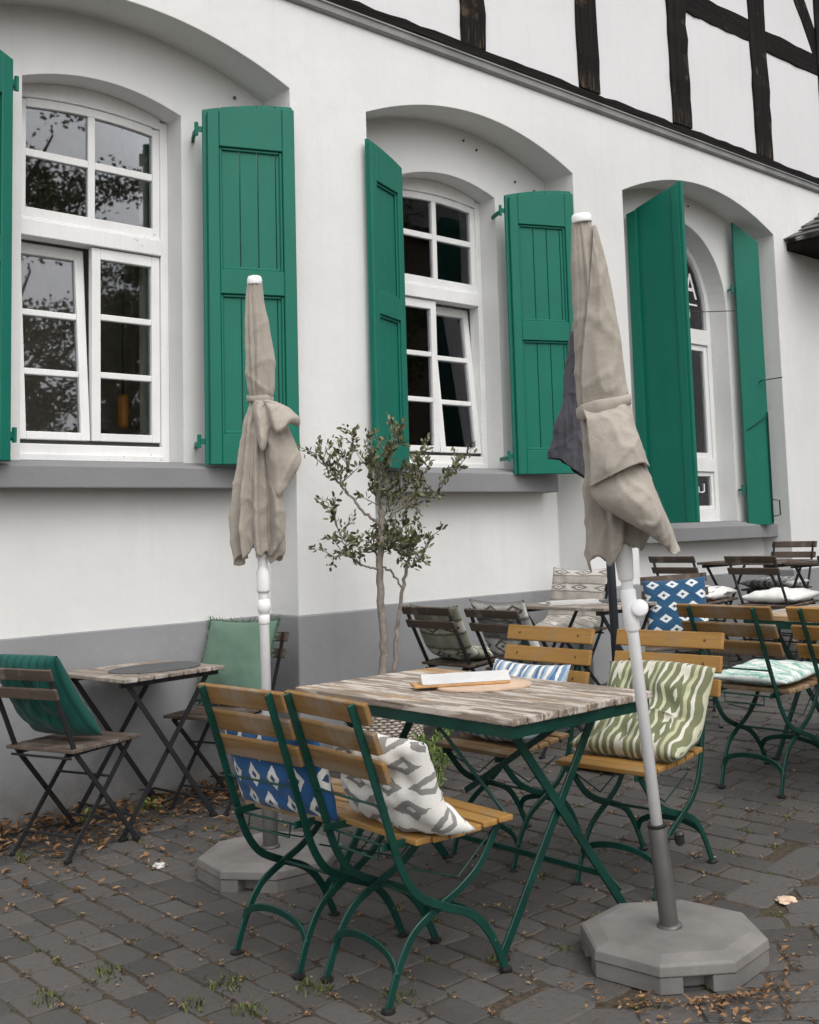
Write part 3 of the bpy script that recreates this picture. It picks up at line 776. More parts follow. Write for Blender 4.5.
def window_small(w, zb, tilt_l, tilt_r, nm):
    x0, x1 = w.c - w.hw, w.c + w.hw; fo = .045
    b = MB()
    b.box((x0, YW, zb), (x0 + fo, YW + .09, w.z(x0))); b.box((x1 - fo, YW, zb), (x1, YW + .09, w.z(x1)))
    arch_strip(b, w, x0 + fo, x1 - fo, .05, YW, .09, 16, Arch(w.c, w.hw, w.zs - .05, w.za - .095))
    b.box((x0 + fo, YW - .008, ZT0), (x1 - fo, YW + .09, ZT0 + .085)); b.box((x0 + fo, YW + .004, ZT0 + .085), (x1 - fo, YW + .088, ZT1 - .05))
    b.box((x0 + fo, YW, zb), (x1 - fo, YW + .09, zb + .095)); b.box((x0 + fo, YW - .018, zb), (x1 - fo, YW, zb + .045))
    win = hb(b, 'window', M['winpaint'], bevel=.004)
    b = MB(); b.box((x0 + fo, YW + .030, zb + .095), (x1 - fo, YW + .06, zb + .135)); b.build('dark_strip', M['dark_strip'], win)  # dark strip filling the gap between bottom rail and sashes
    # fixed light, two by two
    b = MB(); a2 = Arch(w.c, w.hw, w.zs - .0515, w.za - .0965); i0, i1 = x0 + fo, x1 - fo; y = YW + .012
    b.box((i0, y, ZT1 - .05), (i0 + .04, y + .04, a2.z(i0))); b.box((i1 - .04, y, ZT1 - .05), (i1, y + .04, a2.z(i1)))
    arch_strip(b, a2, i0 + .04, i1 - .04, .045, y, .04); b.box((i0 + .04, y, ZT1 - .05), (i1 - .04, y + .04, ZT1))
    b.box((w.c - .019, y + .003, ZT1), (w.c + .019, y + .037, a2.z(w.c) - .04))
    b.box((i0 + .04, y + .004, 3.249), (w.c - .019, y + .036, 3.288)); b.box((w.c + .019, y + .004, 3.249), (i1 - .04, y + .036, 3.288))
    b.build('transom_light', M['winpaint'], win, bevel=.0035)
    g = MB(); g.box((i0 + .03, y + .018, ZT1 - .01), (i1 - .03, y + .022, w.zs - .02)); g.build('pane', M['glass'], win)
    z0, z1 = zb + .118, ZT0 - .006; c = w.c - .002
    b = MB(); b.box((c - .042, YW - .004, zb + .10), (c - .002, YW + .03, ZT0)) if tilt_l else b.box((c - .004, YW - .004, zb + .10), (c + .030, YW + .03, ZT0))
    casement(win, i0 + .002, c - .006, z0, z1, tilt_l); casement(win, c + .002, i1 - .002, z0, z1, tilt_r)
    return win
window_small(WIN[0], WZ[0], math.radians(5), 0, 1)
window_small(WIN[1], WZ[1], 0, math.radians(5.5), 2)
def window_round(w, zb):
    x0, x1 = w.c - w.hw, w.c + w.hw; y = YW + .02; fo = .055
    b = MB()
    b.box((x0, y, zb), (x0 + fo, y + .08, w.zs)); b.box((x1 - fo, y, zb), (x1, y + .08, w.zs))
    n = 28; vs = []
    for i in range(n + 1):
        t = PI * i / n; c, s = math.cos(t), math.sin(t); ro, ri = w.hw, w.hw - fo; k = (w.za - w.zs) / w.hw
        vs += [(w.c + c * ri, y, w.zs + s * ri * k), (w.c + c * ro, y, w.zs + s * ro * k), (w.c + c * ro, y + .08, w.zs + s * ro * k), (w.c + c * ri, y + .08, w.zs + s * ri * k)]
    b.add(vs, [(i * 4 + j, i * 4 + (j + 1) % 4, i * 4 + 4 + (j + 1) % 4, i * 4 + 4 + j) for i in range(n) for j in range(4)])
    i0, i1 = x0 + fo, x1 - fo
    for z0, z1 in ((2.815, 2.945), (1.725, 1.835), (zb, zb + .10)): b.box((i0, y - .006, z0), (i1, y + .08, z1))
    b.box((w.c - .035, y, zb + .1), (w.c + .035, y + .08, 1.725)); b.box((w.c - .035, y, 1.835), (w.c + .035, y + .08, 2.815))
    win = hb(b, 'window', M['winpaint'], bevel=.004)
    for sx in (-1, 1):
        a0, a1 = (i0, w.c - .035) if sx < 0 else (w.c + .035, i1)
        b = MB(); frame_rect(b, a0 + .002, a1 - .002, 1.838, 2.812, y + .012, .048, .045); b.build('casement', M['winpaint'], win, bevel=.004)
        b = MB(); frame_rect(b, a0 + .002, a1 - .002, zb + .102, 1.722, y + .012, .035, .045); b.build('casement', M['winpaint'], win, bevel=.004)
    g = MB(); g.box((i0 - .02, y + .03, zb + .08), (i1 + .02, y + .034, w.zs)); 
    pts = [(w.c + (w.hw - .04) * math.cos(PI * i / n), w.zs + .001 + (w.za - w.zs - .04) * math.sin(PI * i / n)) for i in range(n + 1)]
    m_ = len(pts); g.add([(p, y + .03, q) for p, q in pts] + [(p, y + .034, q) for p, q in pts], [tuple(range(m_)), tuple(range(m_, 2 * m_))[::-1]] + [(i, (i + 1) % m_, m_ + (i + 1) % m_, m_ + i) for i in range(m_)])
    g.build('pane', M['glass'], win)
    def text(t, x, z, size, wscale=1):
        cu = bpy.data.curves.new('lettering', 'FONT'); cu.body = t; cu.size = size; cu.align_x = 'RIGHT'; cu.space_character = 1.12
        cu.extrude = .0006; cu.materials.append(M['lettering'])
        tmp = bpy.data.objects.new('lettering_curve', cu); me = bpy.data.meshes.new_from_object(tmp); bpy.data.objects.remove(tmp); bpy.data.curves.remove(cu)
        o = bpy.data.objects.new('lettering', me); COL.objects.link(o); o.parent = win
        o.location = (x, y + .026, z); o.rotation_euler = (PI / 2, 0, 0); o.scale = (wscale, 1, 1)
    text('NA', 7.905, 3.215, .32, .82)
    text('N', 7.80, 3.045, .10, .9)
    b = MB(); b.box((7.30, y + .0255, 3.156), (7.905, y + .0268, 3.170)); b.build('lettering_rule', M['lettering'], win)
    b = MB(); b.box((7.52, y + .036, 1.90), (7.86, y + .04, 2.38)); b.build('poster', M['poster'], win)
    r = random.Random(4); b = MB()
    for k in range(16):
        xx = 7.56 + r.random() * .2; zz = 1.96 + .025 * k; b.box((xx, y + .0345, zz), (min(7.845, xx + r.uniform(.02, .12)), y + .0355, zz + r.uniform(.004, .012)))
    b.build('poster_print', M['lettering'], win)
    b = MB(); b.tube([(7.79, y + .026, 1.60), (7.79, y + .026, 1.555), (7.835, y + .026, 1.55), (7.87, y + .026, 1.56), (7.872, y + .026, 1.625)], .006, 6); b.build('window_decal', M['lettering'], win)
window_round(WIN[2], WZ[2])

# ------------------------------------------------------------------ shutters
def shutter(hinge, free, zb, zh, zf, side_, panels=True, vis_hinges=True):
    """leaf from the hinge to its free edge; panelled side faces -y of its own frame"""
    hx, hy = hinge; fx, fy = free; W = math.hypot(fx - hx, fy - hy); ang = math.atan2(fy - hy, fx - hx)
    H = zh - zb; rise = zf - zh
    def top(x): return H + rise * (1 - (1 - x / W) ** 2)
    sgn = side_                       # +1: outer face towards local -y, -1 towards +y
    b = MB()
    def slab(x0, x1, z0, t0, y0, y1, n=6, drop=0):
        xs = [x0 + (x1 - x0) * i / n for i in range(n + 1)]; vs = []
        for x in xs: vs += [(x, y0, z0), (x, y1, z0), (x, y1, t0(x) - drop), (x, y0, t0(x) - drop)]
        b.add(vs, [(i * 4 + j, i * 4 + (j + 1) % 4, i * 4 + 4 + (j + 1) % 4, i * 4 + 4 + j) for i in range(n) for j in range(4)] + [(3, 2, 1, 0), (n * 4, n * 4 + 1, n * 4 + 2, n * 4 + 3)])
    nb = 5; bw = W / nb
    for i in range(nb): slab(i * bw + (.0 if i == 0 else .0022), (i + 1) * bw - (.0022 if i < nb - 1 else 0), 0, top, 0, .020 * sgn * -1 * -1, 2)
    o = b.build('shutter', M['green'], house, bevel=.002, seg=1)
    o.location = (hx - HL.x, hy - HL.y, zb); o.rotation_euler = (0, 0, ang)
    f = MB(); b = f; y0, y1 = -.0005 * sgn, -.024 * sgn
    st = .062; fl = .022                 # frame starts a little inside the hinge edge
    zz = [0.0, .085 * H, .475 * H, .545 * H, .895 * H]
    lin = lambda x: top(x) - .022
    slab(fl, fl + st, 0, lin, y0, y1, 3); slab(W - st, W + .006, 0, lin, y0, y1, 3)
    b.box((fl + st, min(y0, y1), 0), (W - st, max(y0, y1), zz[1])); b.box((fl + st, min(y0, y1), zz[2]), (W - st, max(y0, y1), zz[3]))
    slab(fl + st, W - st, zz[4], lin, y0, y1, 5)
    # moulded edge round the panels
    for p0, p1 in ((zz[1], zz[2]), (zz[3], zz[4])):
        ya, yb = sorted((-.0007 * sgn, -.012 * sgn)); q = .016
        b.box((fl + st, ya, p0), (fl + st + q, yb, p1)); b.box((W - st - q, ya, p0), (W - st, yb, p1))
        b.box((fl + st + q, ya, p0), (W - st - q, yb, p0 + q)); b.box((fl + st + q, ya, p1 - q), (W - st - q, yb, p1))
    f.build('shutter_frame', M['green'], o, bevel=.004, seg=1)
    if vis_hinges:
        for z in (.065 * H, .945 * H):
            b = MB(); b.tube([(-.030, .012 * sgn, z - .035), (-.030, .012 * sgn, z + .035)], .011, 8, (1, 0, 0)); b.bar([(-.028, .012 * sgn, z), (.06, .022 * sgn, z)], .03, .006, (0, 0, 1))
            b.bar([(-.030, .016 * sgn, z - .012), (-.036, .07 * sgn, z - .012), (-.030, .16 * sgn, z - .012)], .024, .016, (0, 0, 1))
            b.build('hinge', M['green'], o)
    return o
shutter((2.910, 5.045), (3.360, 4.862), 1.682, 3.585, 3.650, 1)
shutter((1.910, 5.045), (1.460, 4.862), 1.682, 3.585, 3.650, -1)
shutter((5.205, 5.045), (5.660, 4.850), 1.655, 3.548, 3.612, 1)
shutter((4.285, 5.045), (3.895, 4.872), 1.675, 3.555, 3.600, -1)
# plank shutters of the round-headed window, each leaf folded in two
def plank_leaf(a, c, zb, za, zc, t=.035):
    W = math.hypot(c[0] - a[0], c[1] - a[1]); ang = math.atan2(c[1] - a[1], c[0] - a[0])
    b = MB(); n = 6; vs = []
    for i in range(n + 1):
        u = i / n; z = za - zb + (zc - za) * u; x = W * u
        vs += [(x, -t / 2, 0), (x, t / 2, 0), (x, t / 2, z), (x, -t / 2, z)]
    b.add(vs, [(i * 4 + j, i * 4 + (j + 1) % 4, i * 4 + 4 + (j + 1) % 4, i * 4 + 4 + j) for i in range(n) for j in range(4)] + [(3, 2, 1, 0), (n * 4, n * 4 + 1, n * 4 + 2, n * 4 + 3)])
    o = b.build('shutter', M['green'], house, bevel=.003)
    o.location = (a[0] - HL.x, a[1] - HL.y, zb); o.rotation_euler = (0, 0, ang); return o, W
o, W = plank_leaf((6.725, 5.100), (6.755, 4.690), 1.302, 3.735, 3.865)
for sgn in (1, -1):
    b = MB(); ya, yb = sorted((.0178 * sgn, .030 * sgn)); b.box((W - .085, ya, .0), (W - .022, yb, 2.53)); b.build('edge_strip', M['green'], o, bevel=.003)
b = MB(); b.bar([(.06, .020, .90), (.06, .028, .90), (.06, .05, .82)], .03, .012); b.bar([(.05, .02, 1.13), (.17, .045, 1.13), (.19, .02, 1.13)], .008, .008, (0, 0, 1)); b.build('latch', M['greenmetal'], o)
b = MB(); b.bar([(.30, .020, .92), (.30, .034, .84)], .03, .014); b.build('latch', M['greenmetal'], o)
o, W = plank_leaf((6.688, 5.165), (6.700, 5.085), 1.302, 3.70, 3.72)
o, W = plank_leaf((8.085, 5.125), (8.265, 4.995), 1.262, 3.865, 3.690)
b = MB(); b.tube([(W - .01, -.028, .02), (W - .01, -.032, .95)], .007, 6, (1, 0, 0)); b.tube([(W - .005, -.03, .07), (W + .045, -.05, .08), (W + .045, -.05, .2), (W - .005, -.03, .21)], .006, 6); b.build('shutter_bolt', M['greenmetal'], o)
b = MB(); b.tube([(.03, -.02, .80), (W - .01, -.045, .92)], .004, 6, (0, 0, 1)); b.tube([(.16, -.02, 1.21), (.17, -.06, 1.22), (W + .12, -.08, 1.24)], .005, 6, (0, 0, 1)); b.build('stay_hook', M['greenmetal'], o)
for z in (.3, 2.02):
    b = MB(); b.tube([(-.028, 0, z - .04), (-.028, 0, z + .04)], .012, 8, (1, 0, 0)); b.bar([(-.03, .01, z), (-.05, .08, z)], .016, .014, (0, 0, 1)); b.build('hinge', M['green'], o)
o, W = plank_leaf((8.13, 5.150), (8.330, 5.060), 1.262, 3.80, 3.60)
b = MB(); b.tube([(7.62, 5.34, 3.07), (7.83, 5.27, 3.08), (8.06, 5.12, 3.09)], .004, 6, (0, 0, 1)); hb(b, 'stay_hook', M['dark_strip'])
# nail holes and old fixings in the arches
b = MB()
for x, y, z in ((4.98, 5.195, 3.92), (5.10, 5.195, 3.88), (5.47, 5.195, 3.73), (5.66, 5.19, 3.70), (3.20, 5.19, 3.77), (7.55, 5.19, 3.93)):
    b.lathe([(.008, -.006), (.008, .006)], 8, (x, y, z)) 
hb(b, 'wall_nail', M['dark_strip'])

# ------------------------------------------------------------------ furniture
def smooth_path(pts, n=5):
    """Catmull-Rom through pts"""
    p = [Vector(q) for q in pts]; p = [p[0] * 2 - p[1]] + p + [p[-1] * 2 - p[-2]]; out = []
    for i in range(1, len(p) - 2):
        for k in range(n):
            t = k / n; a, b_, c, d = p[i - 1:i + 3]
            out.append(.5 * ((2 * b_) + (c - a) * t + (2 * a - 5 * b_ + 4 * c - d) * t * t + (3 * b_ - a - 3 * c + d) * t ** 3))
    out.append(p[-2]); return out

def garden_chair(label, loc, rot, slat='slat', seat='slat', group='green and wood garden chairs', sl=.240):
    t = thing('garden_chair', label, 'chair'); gm = M['greenmetal']; hw = .165
    A = smooth_path([(-.112, 0, .845), (-.058, 0, .688), (.008, 0, .488), (.048, 0, .372), (.105, 0, .290), (.195, 0, .240), (.300, 0, .192), (.372, 0, .115), (.425, 0, .010)], 4)
    B = smooth_path([(.428, 0, .428), (.352, 0, .325), (.275, 0, .272), (.195, 0, .238), (.100, 0, .190), (.042, 0, .110), (.0, 0, .010)], 4)
    for s in (-1, 1):
        b = MB(); b.bar([p + Vector((0, s * hw, 0)) for p in A], .009, .024); b.build('back_leg_bar', gm, t, bevel=.002, seg=1)
        b = MB(); b.bar([p + Vector((0, s * (hw - .014), 0)) for p in B], .009, .024); b.build('seat_leg_bar', gm, t, bevel=.002, seg=1)
        b = MB(); b.bar([(-.004, s * (hw - .018), .440), (.455, s * (hw - .018), .430)], .008, .022); b.build('seat_rail', gm, t, bevel=.002, seg=1)
    for x, yw in ((.425, hw), (0.0, hw - .014)):
        for s in (-1, 1):
            b = MB(); b.lathe([(.017, 0), (.020, .004), (.020, .010), (.010, .014)], 12, (x, s * yw, 0)); b.build('foot', M['knobblack'], t, smooth=False)
    # arched braces between the legs
    for x0, x1, yw in ((.030, .034, hw - .014), (.385, .378, hw)):
        pts = [(x0, -yw, .090), (x0, -yw * .86, .128), (x0, -yw * .5, .150), (x0, 0, .158), (x0, yw * .5, .150), (x0, yw * .86, .128), (x0, yw, .090)]
        b = MB(); b.bar(smooth_path(pts, 3), .008, .022, (1, 0, 0)); b.build('leg_brace', gm, t, bevel=.002, seg=1)
    b = MB(); b.tube([(.195, -hw, .238), (.195, hw, .238)], .005, 8, (1, 0, 0)); b.build('pivot_rod', gm, t)
    for x, z in ((.030, .430), (-.016, .555)):
        b = MB(); b.tube([(x, -hw, z), (x, hw, z)], .0038, 8, (1, 0, 0)); b.build('back_rod', gm, t)
    b = MB(); b.tube([(.02, -.10, .435), (.015, -.10, .395), (.015, .10, .395), (.02, .10, .435)], .0035, 6, (1, 0, 0)); b.build('seat_catch', gm, t)
    for s in (-1, 1):
        b = MB(); b.tube([(.428, s * .14, .42), (.27, s * .14, .30), (.10, s * .14, .36)], .003, 6, (0, 1, 0)); b.build('stay_wire', gm, t)
    # back slats, outside posts seen from behind
    d = Vector((.0, 0, 0))
    for z0, z1 in ((.786, .850), (.703, .767), (.620, .684)):
        def X(z): return -.112 + (.845 - z) * .345
        b = MB(); lean = math.atan(.345)
        mt = Matrix.Translation((X((z0 + z1) / 2) + .022, 0, (z0 + z1) / 2)) @ Matrix.Rotation(-lean, 4, 'Y')
        b.box((-.009, -sl, -(z1 - z0) / 2), (.009, sl, (z1 - z0) / 2), mt); o = b.build('back_slat', M[slat], t, bevel=.004)
        b = MB()
        for s in (-1, 1):
            b.lathe([(.0058, 0), (.0052, .002), (.002, .003)], 10)
            for q in range(len(b.v) - 30, len(b.v)): b.v[q] = mt @ (Matrix.Translation((.0088, s * hw, 0)) @ Matrix.Rotation(PI / 2, 4, 'Y') @ b.v[q])
        b.build('bolt', M['brass'], o)
    for i in range(6):
        x = .074 + i * .0632; zc = .452 - .012 * math.sin(PI * (i + 1) / 6) - (.004 if i == 5 else 0)
        b = MB(); b.box((x, -.200, zc - .009), (x + .0555, .200, zc + .009)); b.build('seat_slat', M[seat], t, bevel=.004)
    place(t, loc, rot); return t

def bistro_chair(label, loc, rot, group='black folding bistro chairs', seat='dslat'):
    t = thing('bistro_chair', label, 'chair'); bm_ = M['blackmetal']; hw = .172
    for s in (-1, 1):
        b = MB(); b.bar([(-.120, s * hw, .795), (-.088, s * hw, .70), (.020, s * hw, .445), (.040, s * hw, .415), (.375, s * hw, .008)], .008, .020); b.build('back_leg_bar', bm_, t)
        b = MB(); b.bar([(.355, s * (hw - .016), .435), (.330, s * (hw - .016), .405), (0, s * (hw - .016), .008)], .008, .020); b.build('seat_leg_bar', bm_, t)
        b = MB(); b.bar([(.0, s * (hw - .03), .428), (.375, s * (hw - .03), .434)], .006, .020); b.build('seat_rail', bm_, t)
    for x, yw in ((.375, hw), (0, hw - .016)):
        for s in (-1, 1):
            b = MB(); b.box((x - .016, s * yw - .010, 0), (x + .016, s * yw + .010, .014)); b.build('foot', M['knobblack'], t, bevel=.003)
    for x, yw, z in ((.300, hw, .10), (.065, hw - .016, .085), (.235, hw - .02, .30), (.0, hw, .418)):
        b = MB(); b.tube([(x, -yw, z), (x, yw, z)], .0055, 8, (1, 0, 0)); b.build('cross_rod', bm_, t)
    for z0, z1 in ((.748, .797), (.668, .716)):
        zc = (z0 + z1) / 2; x = -.120 + (.795 - zc) * .36
        mt = Matrix.Translation((x - .012, 0, zc)) @ Matrix.Rotation(-math.atan(.36), 4, 'Y')
        b = MB(); b.box((-.007, -.197, -(z1 - z0) / 2), (.007, .197, (z1 - z0) / 2), mt); b.build('back_slat', M['dslat'], t, bevel=.003)
    for i in range(6):
        x = -.010 + i * .0665
        b = MB(); b.box((x, -.197, .440), (x + .058, .197, .455)); b.build('seat_slat', M[seat], t, bevel=.003)
    place(t, loc, rot); return t

def bistro_table(label, loc, rot, mat='pslat', L=.55, W=.54):
    """slats run along local y; legs cross in the x-z planes"""
    t = thing('bistro_table', label, 'table'); bm_ = M['blackmetal']; H = .70
    n = 7; st = (L + .012) / n
    for i in range(n):
        x = -L / 2 + i * st; b = MB(); b.box((x, -W / 2, H - .018), (x + st - .012, W / 2, H)); b.build('table_slat', M[mat], t, bevel=.003)
    for s in (-1, 1):
        b = MB(); b.box((-L / 2 + .008, s * (W / 2 - .05) - .010, H - .042), (L / 2 - .008, s * (W / 2 - .05) + .010, H - .0185)); b.build('top_rail', bm_, t)
        y = s * (W / 2 - .055)
        b = MB(); b.bar([(-L / 2 + .05, y, H - .03), (L / 2 - .03, y, .008)], .008, .022); b.build('leg', bm_, t)
        b = MB(); y -= s * .012; b.bar([(L / 2 - .05, y, H - .03), (-L / 2 + .03, y, .008)], .008, .022); b.build('leg', bm_, t)
    for x in (-L / 2 + .03, L / 2 - .03):
        for s in (-1, 1):
            b = MB(); b.box((x - .018, s * (W / 2 - .06) - .012, 0), (x + .018, s * (W / 2 - .06) + .012, .014)); b.build('foot', M['knobblack'], t, bevel=.003)
    for x, z in ((L / 2 - .065, .085), (-L / 2 + .075, .10)):
        b = MB(); b.tube([(x, -W / 2 + .06, z), (x, W / 2 - .06, z)], .006, 8, (1, 0, 0)); b.build('cross_rod', bm_, t)
    place(t, loc, rot, lean=False); return t

def beer_table(label, loc, rot, L=1.14, W=.687, H=.74):
    """planks along local y"""
    t = thing('garden_table', label, 'table'); gm = M['greenmetal']
    n = 10; st = (W + .005) / n; r = random.Random(int(loc[0] * 10))
    for i in range(n):
        x = -W / 2 + i * st; b = MB(); e0 = r.uniform(-.004, .004); e1 = r.uniform(-.004, .004); dz = r.uniform(-.0015, .001)
        b.box((x, -L / 2 + e0, H - .024 + dz), (x + st - .005, L / 2 + e1, H + dz)); b.build('table_plank', M['tabletop'], t, bevel=.004)
    for s in (-1, 1):
        b = MB(); b.box((s * (W / 2 - .012) - .003, -L / 2 + .012, H - .062), (s * (W / 2 - .012) + .003, L / 2 - .012, H - .0265)); b.build('frame_side', gm, t)
        b = MB(); b.box((-W / 2 + .016, s * (L / 2 - .016) - .003, H - .062), (W / 2 - .016, s * (L / 2 - .016) + .003, H - .0265)); b.build('frame_end', gm, t)
        y = s * (L / 2 - .115)
        b = MB(); b.bar([(-W / 2 + .095, y, H - .045), (W / 2 - .055, y, .008)], .010, .032); b.build('leg', gm, t, bevel=.002, seg=1)
        b = MB(); y2 = y - s * .016; b.bar([(W / 2 - .145, y2, H - .045), (-W / 2 + .050, y2, .008)], .010, .032); b.build('leg', gm, t, bevel=.002, seg=1)
        for x in (-W / 2 + .048, W / 2 - .053):
            b = MB(); b.lathe([(.02, 0), (.022, .005), (.022, .012), (.012, .016)], 12, (x, y - s * .008, 0)); b.build('foot', M['knobblack'], t)
    b = MB(); x = W / 2 - .08
    ys = L / 2 - .115
    pts = [(x, -ys, .075), (x - .01, -ys + .05, .115), (x - .02, -ys + .15, .122), (x - .02, ys - .15, .122), (x - .01, ys - .05, .115), (x, ys, .075)]
    b.bar(smooth_path(pts, 3), .008, .02, (1, 0, 0)); b.build('stretcher', gm, t, bevel=.002, seg=1)
    b = MB(); b.bar([(W / 2 - .06, -L / 2 + .27, H - .075), (W / 2 - .10, L / 2 - .29, .30)], .008, .022, (1, 0, 0)); b.build('stay_bar', gm, t)
    b = MB(); b.tube([(-W / 2 + .06, -L / 2 + .42, H - .06), (-W / 2 + .13, -L / 2 + .16, .40)], .006, 8, (1, 0, 0)); b.build('stay_rod', gm, t)
    place(t, loc, rot, lean=False); return t

def cushion(label, root_t, mid, w, t, mat, cat='cushion', seed=0, sag=.0, pinch=.07, group='cushions on the chairs', fringe=None, name='cushion', rough=1.0, nu=30, nv=44, yoff=0, twist=0):
    """a stuffed cloth cushion whose middle line 'mid' [(x,z)] is given in the frame of the seat it lies on"""
    P = [Vector((p[0], 0, p[1])) for p in mid]
    sp = smooth_path(P, 12) if len(P) > 2 else [P[0].lerp(P[1], k / 24) for k in range(25)]
    ln = [0]
    for i in range(1, len(sp)): ln.append(ln[-1] + (sp[i] - sp[i - 1]).length)
    tot = ln[-1]
    def C(v):
        d = v * tot; i = 1
        while i < len(sp) - 1 and ln[i] < d: i += 1
        f = (d - ln[i - 1]) / max(1e-6, ln[i] - ln[i - 1]); f = min(1, max(0, f))
        p = sp[i - 1].lerp(sp[i], f); a = sp[max(0, i - 2)]; c = sp[min(len(sp) - 1, i + 1)]
        tg = (c - a).normalized(); return p, Vector((-tg.z, 0, tg.x))
    sd = Vector((seed * 7.3, seed * 3.1, seed * 1.7))
    def surf(sgn):
        def fn(u, v):
            a = 2 * u - 1; c = 2 * v - 1
            p, nrm = C(v)
            th = t / 2 * max(0, (1 - abs(a) ** 2.6)) ** .5 * max(0, (1 - abs(c) ** 2.6)) ** .5
            ww = w / 2 * (1 - pinch * (1 - c * c))
            q = p + Vector((0, a * ww + yoff, 0))
            # the ends pull in along the middle
            e = pinch * .9 * (1 - a * a) * tot / 2
            if v > .5: q -= (C(min(1, v))[0] - C(max(0, v - .05))[0]).normalized() * e * (c ** 3)
            else: q += (C(v + .05)[0] - C(v)[0]).normalized() * e * (-(c ** 3))
            wr = (noise.noise(Vector((a * 2.6, c * 2.6, sgn * 2.0)) + sd) * .016 + noise.noise(Vector((a * 6, c * 5, sgn * 3.0)) + sd) * .007) * rough
            k = min(1, 4 * min(1 - abs(a), 1 - abs(c)))
            q += nrm * (sgn * th + wr * k)
            q.z -= sag * (a * a) * v
            if twist: q.x += twist * a * v
            return q
        return fn
    b = MB(); b.grid(surf(1), nu, nv, True); b.grid(surf(-1), nu, nv, True)
    o = b.build(name, M[mat], smooth=True, weld=.0004)
    tag(o, label, cat, group)
    if fringe:
        f = MB(); r = random.Random(seed); fn = surf(0)
        edge = [(0, i / 60) for i in range(61)] + [(1, i / 60) for i in range(61)] + [(i / 60, 1) for i in range(61)] + [(i / 60, 0) for i in range(61)]
        for u, v in edge:
            p = fn(u, v); out = (p - fn(.5, .5)).normalized()
            for k in range(3):
                d = out + Vector((r.gauss(0, .5), r.gauss(0, .5), r.gauss(0, .5))) * .8; q = p + d * r.uniform(.008, .02); s = Vector((r.uniform(-1, 1), r.uniform(-1, 1), r.uniform(-1, 1))).normalized() * .004
                f.add([p - s, p + s, q + s * .5, q - s * .5], [(0, 1, 2, 3)])
        f.build('fringe', M[fringe], o, fixn=False)
    o.matrix_world = root_t if isinstance(root_t, Matrix) else Matrix.Translation(root_t.location) @ root_t.rotation_euler.to_matrix().to_4x4()
    return o

# --- left bistro set
bt1 = bistro_table('small black table with bleached slats and a dark oval mat against the wall', (2.468, 4.885), math.radians(8))
b = MB()
pts = [(.225 * math.cos(a) * (1 + .05 * math.sin(3 * a)), .175 * math.sin(a) * (1 + .06 * math.cos(2 * a + 1))) for a in [2 * PI * i / 40 for i in range(40)]]
b.prism(pts, 0, .004); o = b.build('table_mat', M['slate'], loc=(2.525, 4.850, .7005)); o.rotation_euler = (0, 0, math.radians(12)); tag(o, 'dark grey oval mat lying on the small table by the wall', 'table mat')
ch = bistro_chair('black folding chair at the left picture edge with a bottle green cushion on it', (1.895, 4.655), math.radians(20))
cushion('ribbed bottle green cushion leaning in the leftmost folding chair', ch, [(.205, .475), (.115, .585), (.025, .71), (-.050, .842)], .40, .14, 'c_bottle', seed=1, pinch=.03, yoff=.055)
ch = bistro_chair('black folding chair behind the left parasol pole holding a sage green cushion', (3.085, 4.95), math.radians(198))
cushion('sage green velvet cushion with pale fringe, upright in the chair behind the left parasol', ch, [(.120, .470), (.085, .60), (.030, .74), (-.020, .87)], .45, .12, 'c_sage', seed=2, fringe='c_sage', rough=.35)

# --- main table and its four chairs
mt_ = beer_table('long garden table with peeling grey plank top on crossed green legs, nearest the camera', (2.728, 2.926), 0)
c1 = garden_chair('garden chair holding the blue spotted cushion, left of the peeling table, second from the front', (1.918, 2.990), math.radians(5.5), 'slat_old', 'seat_old', sl=.208)
cushion('blue cushion with white oval ikat spots in the chair left of the peeling table', c1, [(.100, .440), (.066, .56), (.018, .71)], .47, .10, 'c_blue', seed=3, rough=.6, pinch=.03)
c2 = garden_chair('nearest garden chair, seen from behind, with the grey and white folded cushion', (1.967, 2.605), math.radians(-2.5), 'slat_old', 'slat', sl=.205)
cushion('grey and white ikat cushion folded over the seat of the nearest chair', c2, [(.225, .468), (.165, .490), (.112, .535), (.084, .62), (.044, .735)], .47, .135, 'c_grey', seed=4, rough=1.5, yoff=-.050)
c3 = garden_chair('garden chair with the blue striped cushion, facing us across the peeling table', (3.485, 3.225), math.radians(181), 'slat', 'seat_old')
cushion('blue and white striped ikat cushion behind the peeling table', c3, [(.36, .500), (.25, .510), (.145, .545), (.090, .63), (.045, .725)], .43, .14, 'c_bluestripe', seed=5, rough=1.2)
c4 = garden_chair('garden chair with clean ochre slats holding the olive striped cushion beside the front parasol', (3.545, 2.640), math.radians(185), 'slat', 'slat')
cushion('large olive green striped ikat cushion slumped in the chair by the front parasol', c4, [(.355, .490), (.26, .505), (.150, .545), (.085, .645), (.030, .770)], .47, .14, 'c_olive', seed=6, rough=1.9, sag=.03, yoff=.025)
